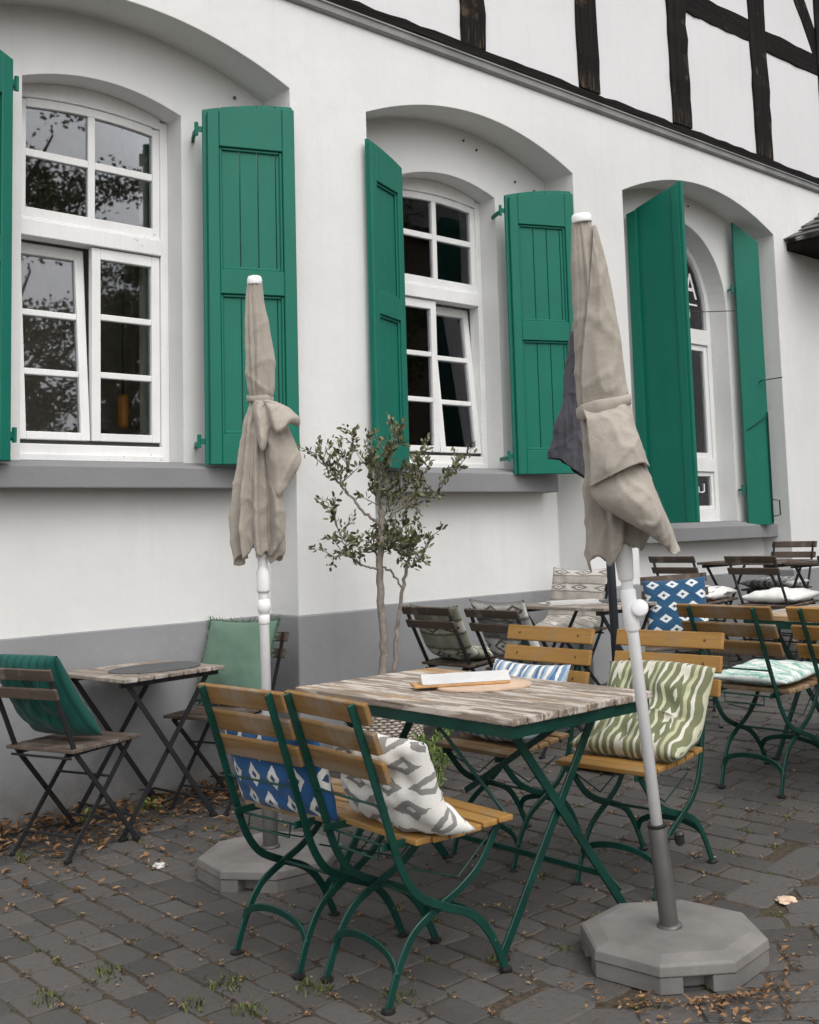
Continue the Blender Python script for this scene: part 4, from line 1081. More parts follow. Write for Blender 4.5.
# menu and board on the table
Mm = Matrix.Translation((2.775, 2.965, .7415)) @ Matrix.Rotation(math.radians(-31), 4, 'Z')
t = thing('menu_holder', 'long white tented menu card on a wooden strip lying on the peeling table', 'menu', Mm.translation, math.radians(-31))
b = MB(); b.box((-.205, -.055, .010), (.145, .048, .019)); b.build('wood_strip', M['oak'], t, bevel=.002)
b = MB(); vs = [(-.175, -.050, .020), (-.175, .046, .020), (-.175, -.006, .052), (.150, -.050, .020), (.150, .046, .020), (.150, -.006, .052)]
b.add(vs, [(0, 2, 1), (3, 4, 5), (0, 3, 5, 2), (1, 2, 5, 4), (0, 1, 4, 3)]); card = b.build('card', M['paper'], t, bevel=.002)
r = random.Random(8); b = MB()
for row in range(5):
    x = -.15
    while x < .12:
        L = r.uniform(.008, .03); f0 = .18 + row * .15; n_ = Vector((0, -.032, .044)).normalized() * .0008
        def Q(x_, f): return Vector((x_, -.050 + .044 * f, .020 + .032 * f)) + n_
        if r.random() < .62: b.add([Q(x, f0), Q(min(.145, x + L), f0), Q(min(.145, x + L), f0 + .05), Q(x, f0 + .05)], [(0, 1, 2, 3)])
        x += L + .006
b.build('print', M['ink'], card, fixn=False)
b = MB(); pts = [(.175 * math.cos(2 * PI * i / 48), .125 * math.sin(2 * PI * i / 48)) for i in range(48)]; b.prism(pts, 0, .009)
o = b.build('serving_board', M['board'], loc=(2.800, 2.905, .7412), bevel=.002); o.rotation_euler = (0, 0, math.radians(-31)); tag(o, 'pale oval wooden board under the white menu card', 'board')

# --- table and chairs by the wall
bt2 = bistro_table('black folding table with white cards on its top, in front of the second niche', (4.98, 4.26), math.radians(4), 'pslat', .62, .66)
z2 = bt2.location.z + .7005
t = thing('menu_card', 'flat white menu card on the bistro table under the second window', 'menu', (4.90, 4.34, z2), math.radians(-28))
b = MB(); b.box((-.16, -.10, 0), (.16, .10, .006)); b.build('card', M['paper'], t, bevel=.001)
b = MB(); b.box((-.15, -.09, .0065), (.15, -.01, .022)); b.build('folded_card', M['paper'], t, bevel=.002)
b = MB(); b.box((-.13, -.085, 0), (.13, .085, .004)); o = b.build('table_mat', M['slate'], loc=(5.14, 4.22, z2)); o.rotation_euler = (0, 0, .1); tag(o, 'dark square mat beside the white card on the bistro table', 'table mat')
ch = bistro_chair('black folding chair beside the olive tree with an olive patterned pad in it', (4.29, 4.72), math.radians(2))
cushion('olive and grey kilim pad with a diamond showing through the chair back beside the tree', ch, [(.34, .475), (.16, .485), (.045, .53), (-.015, .66), (-.068, .80)], .40, .08, 'c_kilim', seed=7)
ch = bistro_chair('black folding chair in front of the bistro table, grey kilim pad poking above its back', (4.30, 4.20), math.radians(1))
cushion('grey and white kilim pad rising above the back of the dark folding chair', ch, [(.34, .475), (.16, .485), (.05, .53), (-.020, .68), (-.085, .845)], .41, .09, 'c_kilim_grey', seed=8)
ch = bistro_chair('black folding chair covered by a taupe banded cushion below the second window', (5.535, 4.76), math.radians(180))
cushion('tall taupe and cream banded cushion on the chair below the second window', ch, [(.30, .475), (.15, .485), (.080, .54), (.030, .66), (-.04, .83)], .48, .08, 'c_stripe', seed=9)

# --- second long table to the right with its chairs
bt3 = beer_table('second long garden table, at the right picture edge behind two garden chairs', (5.06, 2.44), 0, 1.24, .70, .69)
c5 = garden_chair('green garden chair seen from behind with a mint cushion lying flat on its seat', (4.345, 2.815), math.radians(1), 'slat_old', 'seat_old')
cushion('mint and white ikat cushion lying flat on the seat of the chair at the right', c5, [(.045, .492), (.22, .486), (.43, .496)], .41, .07, 'c_mint', seed=10, rough=.9)
c6 = garden_chair('green garden chair cut by the right picture edge, beside the mint cushion chair', (4.365, 2.268), math.radians(0), 'slat', 'seat_old')

# --- far group under the third window
ch = bistro_chair('dark folding chair turned towards us, hidden by its blue lozenge cushion', (5.42, 3.915), math.radians(217))
cushion('blue cushion with rows of white lozenges, behind the front parasol knob', ch, [(.150, .465), (.085, .58), (.035, .69), (-.005, .79)], .37, .10, 'c_bluedia', seed=14, rough=.6)
ch = bistro_chair('dark folding chair seen from behind, just right of the blue lozenge cushion', (6.61, 4.73), 0)
cushion('white cushion with short black dashes lying on a far folding chair', ch, [(.03, .495), (.20, .49), (.40, .50)], .38, .10, 'c_dash', seed=11)
ch = bistro_chair('dark folding chair seen from behind over the mint cushion chair, white cushion on it', (6.61, 4.09), 0)
cushion('plain white cushion on the far chair behind the second long table', ch, [(.02, .495), (.20, .49), (.42, .50)], .42, .09, 'c_white', seed=12)
ch = bistro_chair('dark folding chair at the right picture edge beyond the second long table', (6.61, 3.40), 0)
cushion('flat white cushion at the right picture edge, on the last chair of its row', ch, [(.02, .495), (.20, .49), (.42, .50)], .46, .09, 'c_white', seed=13)
bt4 = bistro_table('far bistro table below the third window, left one of two', (7.24, 4.55), 0, 'dslat', .60, .62)
bt5 = bistro_table('far bistro table at the right picture edge with a round grey mat', (7.26, 3.82), 0, 'dslat', .62, .62)
b = MB(); pts = [(.24 * math.cos(2 * PI * i / 36), .24 * math.sin(2 * PI * i / 36)) for i in range(36)]; b.prism(pts, 0, .005)
o = b.build('table_mat', M['slate'], loc=(7.24, 3.86, bt5.location.z + .7008)); tag(o, 'round grey mat on the far table at the right picture edge', 'table mat')
ch = bistro_chair('farthest dark folding chair, its two back slats near the right end of the third niche', (7.90, 4.66), math.radians(180))
cushion('dark grey and white patterned cushion on the farthest folding chair', ch, [(.03, .50), (.2, .49), (.40, .50)], .42, .09, 'c_dark', seed=15)
ch = bistro_chair('dark folding chair beyond the far table at the right picture edge', (7.92, 3.72), math.radians(180))
cushion('dark patterned cushion at the right picture edge under the far table', ch, [(.03, .50), (.2, .49), (.40, .50)], .42, .09, 'c_dark', seed=16)

# ------------------------------------------------------------------ parasols
def octagon(R, rot=0): return [(R * math.cos(rot + PI / 4 * k), R * math.sin(rot + PI / 4 * k)) for k in range(8)]
def foot_base(t, rot, R=.286, mat='concrete'):
    b = MB()
    o8 = octagon(R * .985, rot); poly = []
    for k in range(8):                                 # lower layer with carrying notches in alternate sides
        a = Vector(o8[k]); c = Vector(o8[(k + 1) % 8]); poly.append(tuple(a))
        if k % 2 == 0:
            d = (c - a); nrm = Vector((d.y, -d.x)).normalized()
            for f, dep in ((.30, 0), (.36, .05), (.64, .05), (.70, 0)): poly.append(tuple(a + d * f - nrm * dep))
    b.prism(poly, 0, .046)
    o_ = octagon(R, rot); i1 = octagon(R * .985, rot); i2 = octagon(R * .80, rot)
    rings = [[(x, y, .0463) for x, y in i1], [(x, y, .050) for x, y in o_], [(x, y, .076) for x, y in i1], [(x, y, .082) for x, y in octagon(R * .955, rot)], [(x, y, .094) for x, y in i2]]
    vs = [p for r_ in rings for p in r_]
    b.add(vs, [(i * 8 + j, i * 8 + (j + 1) % 8, i * 8 + 8 + (j + 1) % 8, i * 8 + 8 + j) for i in range(4) for j in range(8)] + [tuple(range(7, -1, -1)), tuple(range(32, 40))])
    base = b.build('base', M[mat], t, bevel=.006)
    return base

def lerp_tab(tab, z):
    """tab: rows (z, ...), descending z"""
    if z >= tab[0][0]: return tab[0][1:]
    for a, c in zip(tab, tab[1:]):
        if z >= c[0]:
            f = (a[0] - z) / (a[0] - c[0]); f = f * f * (3 - 2 * f) * .5 + f * .5
            return [p + (q - p) * f for p, q in zip(a[1:], c[1:])]
    return tab[-1][1:]
def canopy(t, tab, zhem, mat, nfold=8, seed=0, depth=.85, extra=None, folds=((.9, .10), (0, .32)), hemfn=None, wob=1.0):
    """closed cloth round the pole: tab rows (z, left, right) are half widths; pleats deepen towards the hem"""
    b = MB(); N = 168; r = random.Random(seed); z0 = tab[0][0]
    sv = Vector((seed * 1.37, seed * .71, 0))
    def rid(p, sx, sz): return max(0, 1 - 2.4 * abs(noise.noise(Vector((p.x * sx, p.y * sx, p.z * sz)) + sv))) ** 3
    def crump(p, k):                       # sharp little creases, long ones down the cloth and slanting ones across it
        q = Vector((p.x + .35 * p.z, p.y, p.z))
        q2 = Vector((p.x - .9 * p.z, p.y, p.z))
        return k * (.0060 * rid(p, 20, 1.8) + .0065 * rid(q, 8, 5) + .0045 * rid(q2, 10, 6) + .0012 * rid(p, 34, 20) - .0035)
    ph = [r.uniform(0, 6.28) for _ in range(6)]
    Mr = 120; vs = []
    for j in range(Mr + 1):
        v = j / Mr
        for i in range(N):
            a = 2 * PI * i / N
            zh = zhem + (hemfn(a) if hemfn else 0)
            z = z0 + (zh - z0) * v
            L, R = lerp_tab(tab, z); c = (R - L) / 2; w = (R + L) / 2
            am = lerp_tab(folds, 1 - v)[0]
            k = a + .30 * math.sin(2 * a + ph[0]) + .25 * v * math.sin(a + ph[1]) + .12 * math.sin(5 * v + ph[4]) * v
            s = math.sin(nfold * k + ph[2]); fold = math.copysign(abs(s) ** .6, s)
            s2 = math.sin(nfold * 2.0 * k + ph[3] + 3 * v)
            m_ = 1 - am * (.5 - .5 * fold) + am * .18 * s2 + .03 * noise.noise(Vector((math.cos(a) * 2, math.sin(a) * 2, z * 6 + seed)))
            sw = am * .5 * math.cos(nfold * k + ph[2]) / nfold
            p_ = Vector((c + w * m_ * math.cos(a + sw), depth * w * m_ * math.sin(a + sw), z)); d_ = crump(p_, min(1, v * 3) * min(1, w / .05)); vs.append(p_ + Vector((math.cos(a), math.sin(a), 0)) * d_)
    fs = [(j * N + i, j * N + (i + 1) % N, (j + 1) * N + (i + 1) % N, (j + 1) * N + i) for j in range(Mr) for i in range(N)]
    b.add(vs, fs)
    if extra:
        for rows in extra:
            nu = len(rows[0]) - 1; rr = [smooth_path(q, 12) for q in rows]
            cols = list(zip(*rr)); cols = [smooth_path(list(c_), 12) for c_ in cols]
            cols = [[p + Vector((.25, -.9, .1)) * crump(p * 1.0 + Vector((0, .3, .1)), 1.25) for p in c_] for c_ in cols]
            nu, nv = len(cols) - 1, len(cols[0]) - 1
            b.add([cols[i][j] for j in range(nv + 1) for i in range(nu + 1)], [(j * (nu + 1) + i, j * (nu + 1) + i + 1, (j + 1) * (nu + 1) + i + 1, (j + 1) * (nu + 1) + i) for j in range(nv) for i in range(nu)])
    return b.build('canopy', M[mat], t, smooth=True, fixn=False, solid=.003)
def ring_cloth(t, zc, h, rx0, rx1, mat, depth=.85, seed=0, tilt=.0):
    b = MB(); N = 72; r = random.Random(seed); vs = []
    c = (rx1 - rx0) / 2; w = (rx1 + rx0) / 2
    for j, (dz, k) in enumerate(((-.5, 1.0), (-.42, 1.05), (0, 1.07), (.42, 1.05), (.5, 1.0), (.4, .9), (-.4, .9))):
        for i in range(N):
            a = 2 * PI * i / N; m_ = k * (1 + .02 * math.sin(9 * a + seed) + .03 * noise.noise(Vector((math.cos(a) * 3, math.sin(a) * 3, seed))))
            x = c + w * m_ * math.cos(a); vs.append((x, w * depth * m_ * math.sin(a), zc + dz * h * (1 + .25 * math.sin(2 * a + seed)) + tilt * x))
    fs = [(j * N + i, j * N + (i + 1) % N, ((j + 1) % 7) * N + (i + 1) % N, ((j + 1) % 7) * N + i) for j in range(7) for i in range(N)]
    b.add(vs, fs); return b.build('tie_strap', M[mat], t, smooth=True, fixn=False)

def parasol(label, base, top, yaw, mat_pole, r_tube, r_pole, ztube, basemat='concrete', base_rot=0):
    t = thing('parasol', label, 'parasol', base, 0, 'closed parasols')
    foot_base(t, base_rot, mat=basemat)
    d = Vector(top) - Vector(base); L = d.length; d.normalize()
    # pole frame: z along the pole, x to the right of the picture
    x = Vector((math.cos(yaw), math.sin(yaw), 0)); x = (x - d * x.dot(d)).normalized(); y = d.cross(x)
    F = Matrix((x, y, d)).transposed().to_4x4()
    p = MB(); p.tube([(0, 0, ztube), (0, 0, L - .02)], r_pole, 16, (1, 0, 0)); pole = p.build('pole', M[mat_pole], t, smooth=False); pole.matrix_local = F
    for f in pole.data.polygons: f.use_smooth = len(f.vertices) == 4
    return t, F, L

# left parasol, near the wall
yaw = math.radians(-43)
t, F, L = parasol('closed taupe parasol on a white pole in front of the left window', (2.451, 3.778, 0), (2.318, 3.630, 2.330), yaw, 'whitemetal', .03, .0195, .1, base_rot=.28)
def sub(b, name, mat, parent=t, F_=None, smooth=True, **k):
    o = b.build(name, M[mat], parent, smooth=smooth, **k); o.matrix_local = F_ if F_ is not None else F; return o
b = MB(); b.lathe([(.028, 0), (.030, .01), (.030, .36), (.020, .362)], 20, (0, 0, .09)); b.lathe([(.036, 0), (.036, .012), (.03, .016)], 20, (0, 0, .092)); sub(b, 'base_tube', 'steel')
b = MB(); b.lathe([(.029, 0), (.030, .004), (.029, .022), (.024, .032), (.010, .036)], 20, (0, 0, L - .036)); sub(b, 'cap', 'whitemetal')
b = MB(); b.lathe([(.024, 0), (.026, .01), (.026, .08), (.019, .10), (.019, .13), (.026, .14), (.026, .16)], 20, (0, 0, L - 1.245)); sub(b, 'hub', 'whitemetal')
b = MB(); b.lathe([(.012, -.034), (.023, -.024), (.028, 0), (.023, .024), (.012, .034)], 18, (0, 0, L - 1.30)); b.lathe([(.020, 0), (.0225, .006), (.0225, .03), (.020, .036)], 18, (0, 0, L - 1.37)); kn = sub(b, 'tilt_joint', 'whitemetal')
k = .00393
tab = [(L - .018, .026, .026), (L - .03, .030, .030), (L - .10, .040, .034), (L - .22, .047, .054), (L - .34, .050, .072), (L - .44, .046, .070), (L - .485, .034, .054), (L - .52, .036, .050), (L - .60, .066, .060), (L - .72, .088, .075), (L - .86, .108, .082), (L - .97, .122, .088), (L - 1.05, .118, .084), (L - 1.12, .108, .074)]
def P(u, v, y=0):      # photograph-scaled sketch of the cloth: offsets from the pole axis, metres
    return Vector(((u - (255 + .028 * (v - 276))) * k, y, L - (v - 276) * k))
ruff = [[P(256, 401, -.030), P(260, 402, -.045), P(264, 402, -.040), P(268, 402, -.050), P(272, 402, -.040), P(276, 403, -.018)],
        [P(256, 413, -.050), P(262, 415, -.080), P(268, 410, -.055), P(275, 411, -.090), P(282, 408, -.070), P(289, 409, -.025)],
        [P(259, 428, -.060), P(266, 432, -.105), P(271, 420, -.065), P(280, 424, -.120), P(289, 414, -.085), P(297, 416, -.030)],
        [P(261, 441, -.065), P(268, 449, -.120), P(274, 428, -.070), P(284, 433, -.135), P(294, 421, -.095), P(301, 421, -.030)],
        [P(262, 443, -.050), P(269, 450, -.100), P(275, 431, -.050), P(284, 435, -.112), P(293, 426, -.075), P(300, 428, -.015)],
        [P(263, 436, -.040), P(269, 440, -.080), P(275, 428, -.035), P(282, 427, -.085), P(289, 424, -.050), P(295, 427, -.005)]]
tail = [[P(262, 408, -.04), P(270, 412, -.05), P(280, 424, -.03), P(288, 428, 0)],
        [P(266, 440, -.05), P(276, 446, -.08), P(287, 446, -.05), P(297, 448, 0)],
        [P(270, 472, -.05), P(279, 474, -.08), P(289, 468, -.06), P(302, 462, -.01)],
        [P(273, 500, -.05), P(279, 500, -.07), P(286, 492, -.06), P(292, 482, -.02)],
        [P(273, 498, -.035), P(278, 497, -.05), P(285, 488, -.04), P(290, 478, -.005)]]
tail2 = [[P(268, 470, -.03), P(274, 474, -.06), P(280, 482, -.04)], [P(272, 510, -.04), P(280, 508, -.08), P(287, 510, -.04)], [P(272, 540, -.03), P(279, 542, -.06), P(286, 534, -.03)], [P(268, 556, -.02), P(274, 555, -.045), P(280, 548, -.02)]]
ca = canopy(t, tab, L - 1.06, 'canvas', 8, 5, .80, [ruff, tail, tail2], [(1.0, .10), (.60, .16), (.54, .10), (.45, .22), (0, .42)], lambda a: -.030 + .016 * math.cos(8 * a + 1) - .030 * math.cos(2 * a) + .02 * math.sin(a)); ca.matrix_local = F
st = ring_cloth(t, L - .488, .030, .040, .058, 'canvas', .85, 3, -.1); st.matrix_local = F

# front parasol, leaning a little
t1, F1, L1 = parasol('closed taupe parasol leaning in the foreground on a grey octagonal foot', (2.799, 2.117, 0), (2.530, 2.130, 2.262), yaw, 'whitemetal', .0275, .0180, .1, base_rot=2.08)
def sub1(b, name, mat, **k): return sub(b, name, mat, t1, F1, **k)
b = MB(); b.lathe([(.0285, 0), (.0285, .01), (.0285, .305), (.026, .310), (.019, .312)], 24, (0, 0, .09)); b.lathe([(.038, 0), (.038, .008), (.030, .014)], 24, (0, 0, .092)); tb = sub1(b, 'base_tube', 'steel')
b = MB(); b.lathe([(.0293, 0), (.0293, .008)], 24, (0, 0, .398)); b.tube([(.02, -.005, .362), (.056, -.018, .362)], .006, 8, (0, 0, 1)); b.lathe([(.010, -.020), (.015, -.014), (.015, .014), (.010, .020)], 8, (.060, -.02, .362)); b.build('clamp_knob', M['knobblack'], tb, smooth=False)
b = MB(); b.lathe([(.0305, 0), (.0315, .004), (.0305, .020), (.026, .027), (.010, .029)], 24, (0, 0, L1 - .028)); sub1(b, 'cap', 'whitemetal')
b = MB(); b.lathe([(.020, 0), (.0235, .008), (.0235, .125), (.020, .13)], 20, (0, 0, L1 - 1.285)); b.lathe([(.020, 0), (.024, .01), (.029, .08), (.029, .12), (.022, .13)], 20, (0, 0, L1 - 1.13)); b.box((-.030, -.022, L1 - 1.03), (.034, .022, L1 - 1.005)); sub1(b, 'hub', 'whitemetal', bevel=.003)
b = MB()
mt2 = Matrix.Translation((.026, -.016, L1 - 1.215)) @ Matrix.Rotation(math.radians(75), 4, 'X')
q0 = len(b.v); b.lathe([(.023, -.010), (.0265, -.005), (.0265, .010), (.020, .015)], 24)
for q in range(q0, len(b.v)): b.v[q] = mt2 @ b.v[q]
sub1(b, 'tilt_knob', 'whitemetal')
k1 = .003065
def Q(u, v, y=0): return Vector(((u - (583 + .127 * (v - 212))) * k1, y, L1 - (v - 212) * k1 * 1.008))
def row(v, l, r): 
    ax = 583 + .127 * (v - 212); return (L1 - (v - 212) * k1 * 1.008, (ax - l) * k1, (r - ax) * k1)
tab1 = [row(216, 575, 593), row(222, 574, 594), row(240, 574, 600), row(270, 574.5, 608), row(300, 575, 614), row(340, 578, 620), row(370, 580, 624), row(392, 581, 629), row(402, 582, 630), row(412, 583, 630), row(430, 586, 633), row(460, 587, 641), row(490, 587, 649), row(520, 588, 655), row(545, 589, 652), row(565, 592, 645)]
wrap = [[Q(584, 403, -.045), Q(602, 406, -.060), Q(620, 403, -.058), Q(630, 401, -.02)],
        [Q(586, 420, -.085), Q(604, 424, -.115), Q(622, 420, -.11), Q(635, 424, -.04)],
        [Q(588, 462, -.12), Q(606, 456, -.17), Q(630, 440, -.16), Q(643, 450, -.05)],
        [Q(587, 480, -.12), Q(612, 468, -.185), Q(634, 462, -.18), Q(649, 468, -.06)]]
upper = [[Q(594, 226, -.022), Q(596, 226, -.026), Q(598, 227, -.018)],
         [Q(592, 252, -.036), Q(598, 252, -.042), Q(604, 252, -.020)],
         [Q(589, 290, -.046), Q(601, 290, -.056), Q(613, 290, -.022)],
         [Q(584, 340, -.052), Q(602, 340, -.068), Q(621, 340, -.025)],
         [Q(582, 378, -.052), Q(604, 378, -.072), Q(627, 378, -.025)],
         [Q(584, 404, -.040), Q(606, 404, -.058), Q(630, 402, -.022)]]
flap = [[Q(588, 478, -.10), Q(606, 470, -.15), Q(628, 462, -.14), Q(642, 456, -.05)],
        [Q(592, 492, -.11), Q(620, 498, -.19), Q(644, 498, -.18), Q(656, 494, -.05)],
        [Q(612, 508, -.12), Q(634, 522, -.17), Q(656, 524, -.16), Q(668, 522, -.06)],
        [Q(648, 522, -.10), Q(656, 540, -.12), Q(666, 548, -.11), Q(677, 548, -.07)],
        [Q(664, 536, -.09), Q(668, 550, -.10), Q(672, 554, -.095), Q(678, 552, -.075)]]
ca = canopy(t1, tab1, L1 - 1.065, 'canvas', 5, 12, .72, [upper, wrap, flap], [(1.0, .12), (.80, .22), (.46, .12), (.38, .18), (0, .36)], lambda a: .025 + .022 * math.cos(5 * a + .4) + .030 * math.cos(a)); ca.matrix_local = F1
st = ring_cloth(t1, L1 - (404 - 212) * k1 * 1.008, .040, .083, .078, 'canvas', .92, 6, .16); st.matrix_local = F1

# slate parasol behind it
t2, F2, L2 = parasol('closed slate grey parasol on a dark pole, mostly hidden behind the foreground one', (4.485, 3.655, gz(4.485)), (4.300, 3.550, 2.36), yaw, 'darkpole', .03, .0225, .1, base_rot=.5)
b = MB(); b.lathe([(.030, 0), (.031, .01), (.031, .32), (.024, .325)], 20, (0, 0, .09)); sub(b, 'base_tube', 'darkpole', t2, F2)
b = MB(); b.lathe([(.02, 0), (.034, .005), (.034, .03), (.01, .04)], 20, (0, 0, L2 - .03)); sub(b, 'cap', 'darkpole', t2, F2)
ct = L2 - .03
tab2 = [(ct, .03, .03), (ct - .025, .135, .05), (ct - .05, .140, .06), (ct - .35, .185, .07), (ct - .52, .235, .08), (ct - .68, .285, .09), (ct - .9, .30, .10)]
ca = canopy(t2, tab2, ct - .67, 'canvas_dark', 3, 21, .8, None, [(1, .06), (.8, .10), (0, .30)], lambda a: -.115 * (1 + math.cos(a))); ca.matrix_local = F2

# ------------------------------------------------------------------ olive tree in its basket, weeds
def basket(label, loc, r0, r1, h):
    t = thing('planter_basket', label, 'planter', loc)
    b = MB(); rows = 32; n = 60
    for j in range(rows):                       # woven strands, every one in front of / behind the stakes in turn
        f = j / (rows - 1); R = r0 + (r1 - r0) * f; z = .012 + f * (h - .024); vs = []; m_ = 5
        ring = []
        for i in range(n * 2):
            a = 2 * PI * i / (n * 2); o = .006 * math.sin(n / 2 * a + (PI if j % 2 else 0))
            ring.append((a, R + o))
        for i in range(n * 2):
            a, R_ = ring[i]
            for q in range(m_):
                g_ = 2 * PI * q / m_; rr = R_ + .0065 * math.cos(g_); vs.append((rr * math.cos(a), rr * math.sin(a), z + .0072 * math.sin(g_)))
        K = n * 2
        b.add(vs, [(i * m_ + q, ((i + 1) % K) * m_ + q, ((i + 1) % K) * m_ + (q + 1) % m_, i * m_ + (q + 1) % m_) for i in range(K) for q in range(m_)])
    b.build('woven_wall', M['wicker'], t, smooth=True, fixn=False)
    b = MB(); R = r1 + .004; b.tube([(R * math.cos(2 * PI * i / 48), R * math.sin(2 * PI * i / 48), h) for i in range(49)], .015, 8, (0, 0, 1)); b.build('rim', M['wicker'], t, smooth=True)
    b = MB(); b.lathe([(r0 - .012, .005), (r1 - .012, h - .03), (.001, h - .028)], 40); b.build('liner', M['soil'], t, smooth=True)
    return t
pc = (3.50, 4.36)
basket('pale woven basket planter holding the olive tree, behind the peeling table', (pc[0], pc[1], gz(pc[0])), .165, .195, .45)
def leafy(b, p, d, r, n, size, spread, wf=.21):
    for k in range(n):
        a = r.uniform(0, 6.28); q = p + Vector((r.gauss(0, spread), r.gauss(0, spread), r.gauss(0, spread)))
        u = (d * .8 + Vector((r.gauss(0, .6), r.gauss(0, .6), r.gauss(.25, .6)))).normalized(); s = u.cross(Vector((r.gauss(0, 1), r.gauss(0, 1), r.gauss(0, 1)))).normalized()
        L = size * r.uniform(.7, 1.3); w = L * wf; nn = u.cross(s) * L * .10
        b.add([q, q + u * L * .35 + s * w + nn, q + u * L * .75 + s * w * .8 + nn, q + u * L, q + u * L * .75 - s * w * .8 - nn * .4, q + u * L * .35 - s * w - nn * .4], [(0, 1, 2, 3), (0, 3, 4, 5)])
ol = thing('olive_tree', 'slender olive tree with two grey stems and sparse leaves against the pier', 'tree', (pc[0], pc[1], gz(pc[0]) + .38))
xr = Vector((math.cos(yaw), math.sin(yaw), 0)); yr = Vector((-math.sin(yaw), math.cos(yaw), 0))
sc = 1 / 197.0
def T(u, v, y=0): return xr * ((u - 386) * sc) + yr * y + Vector((0, 0, (719 - v) * sc))      # sketch in units of the photographed tree
r = random.Random(19); bk = MB(); lf = MB()
def branch(pts, r0, r1, leaves=0, dens=1.0, twigs=0, start=.25):
    p = smooth_path(pts, 6); n = len(p)
    for i in range(1, n - 1): p[i] = p[i] + Vector((r.gauss(0, .003), r.gauss(0, .003), r.gauss(0, .003)))
    bk.taper(p, [r0 + (r1 - r0) * i / (n - 1) for i in range(n)], 7)
    for i in range(n):
        f = i / (n - 1)
        if f < start: continue
        d = (p[min(i + 1, n - 1)] - p[max(i - 1, 0)]).normalized()
        if leaves: leafy(lf, p[i], d, r, int(leaves * .36 * r.uniform(.3, 1.7)), .030, .010)
        if twigs and r.random() < twigs:
            e = p[i] + (d * .5 + Vector((r.gauss(0, .6), r.gauss(0, .6), r.gauss(.45, .45)))).normalized() * r.uniform(.07, .17)
            mid = p[i].lerp(e, .5) + Vector((r.gauss(0, .012), r.gauss(0, .012), .012)); tw = [p[i], mid, e]
            bk.taper(tw, [.0032, .0022, .0012], 5)
            for f2 in (.3, .5, .65, .8, .92, 1.0):
                q = p[i].lerp(mid, f2 * 2) if f2 < .5 else mid.lerp(e, f2 * 2 - 1); leafy(lf, q, (e - mid).normalized(), r, 2, .030, .008)
branch([T(384, 725), T(385, 690), T(388, 655), T(386, 610), T(386, 575), T(389, 540), T(388, 520)], .024, .015)
branch([T(391, 725, .02), T(396, 690, .03), T(400, 650, .02), T(404, 620, .01), T(410, 590, 0), T(414, 572, -.01)], .013, .008)
branch([T(388, 535), T(372, 523, .04), T(356, 505, .08), T(346, 493, .10), T(336, 480, .1), T(324, 462, .08)], .0085, .003, 3, 1.0, .75, .35)
branch([T(346, 495, .10), T(354, 480, .08), T(359, 462, .05), T(362, 448, .03)], .004, .002, 4, 1, .5, .1)
branch([T(388, 522), T(388, 500, -.05), T(392, 480, -.08), T(398, 466, -.08), T(410, 452, -.06)], .009, .003, 8, 1.2, 1.0, .1)
branch([T(389, 530), T(384, 505, .04), T(378, 485, .06), T(380, 468, .04)], .007, .0025, 7, 1.1, .9, .15)
branch([T(390, 535), T(402, 525, -.04), T(412, 518, -.06), T(424, 520, -.05), T(430, 528, -.03)], .007, .003, 2, 1, .25, .1)
branch([T(412, 518, -.06), T(424, 508, -.09), T(440, 510, -.08), T(452, 496, -.06), T(464, 484, -.05)], .006, .0022, 4, 1, .6, .1)
branch([T(424, 508, -.09), T(427, 490, -.08), T(428, 472, -.07)], .004, .002, 6, 1, .5, .1)
branch([T(389, 528), T(400, 512, .08), T(408, 500, .10), T(416, 486, .1)], .006, .002, 7, 1, .9, .1)
branch([T(386, 578), T(374, 576, -.05), T(366, 573, -.07), T(356, 564, -.08), T(342, 565, -.08)], .006, .0025, 3, 1, .7, .3)
branch([T(358, 565, -.08), T(350, 548, -.09), T(344, 532, -.08), T(340, 520, -.07)], .004, .002, 5, 1, .5, .1)
branch([T(387, 576), T(397, 583, .03), T(403, 592, .04), T(407, 598, .03)], .006, .005)
branch([T(386, 572), T(380, 560, .05), T(378, 548, .08)], .005, .002, 8, 1, .9, .1)
branch([T(414, 574), T(416, 562, .03), T(412, 552, .05), T(402, 548, .06)], .005, .002, 10, 1.1, 1.0, .05)
branch([T(412, 580), T(424, 572, -.04), T(430, 562, -.06), T(437, 556, -.06)], .004, .0018, 5, 1, .6, .1)
branch([T(388, 560), T(396, 556, -.05), T(404, 558, -.07), T(410, 566, -.06)], .004, .002, 9, 1.1, .9, .05)
bk.build('trunk', M['bark'], ol, smooth=True, fixn=False); lf.build('crown', M['olive'], ol, fixn=False)

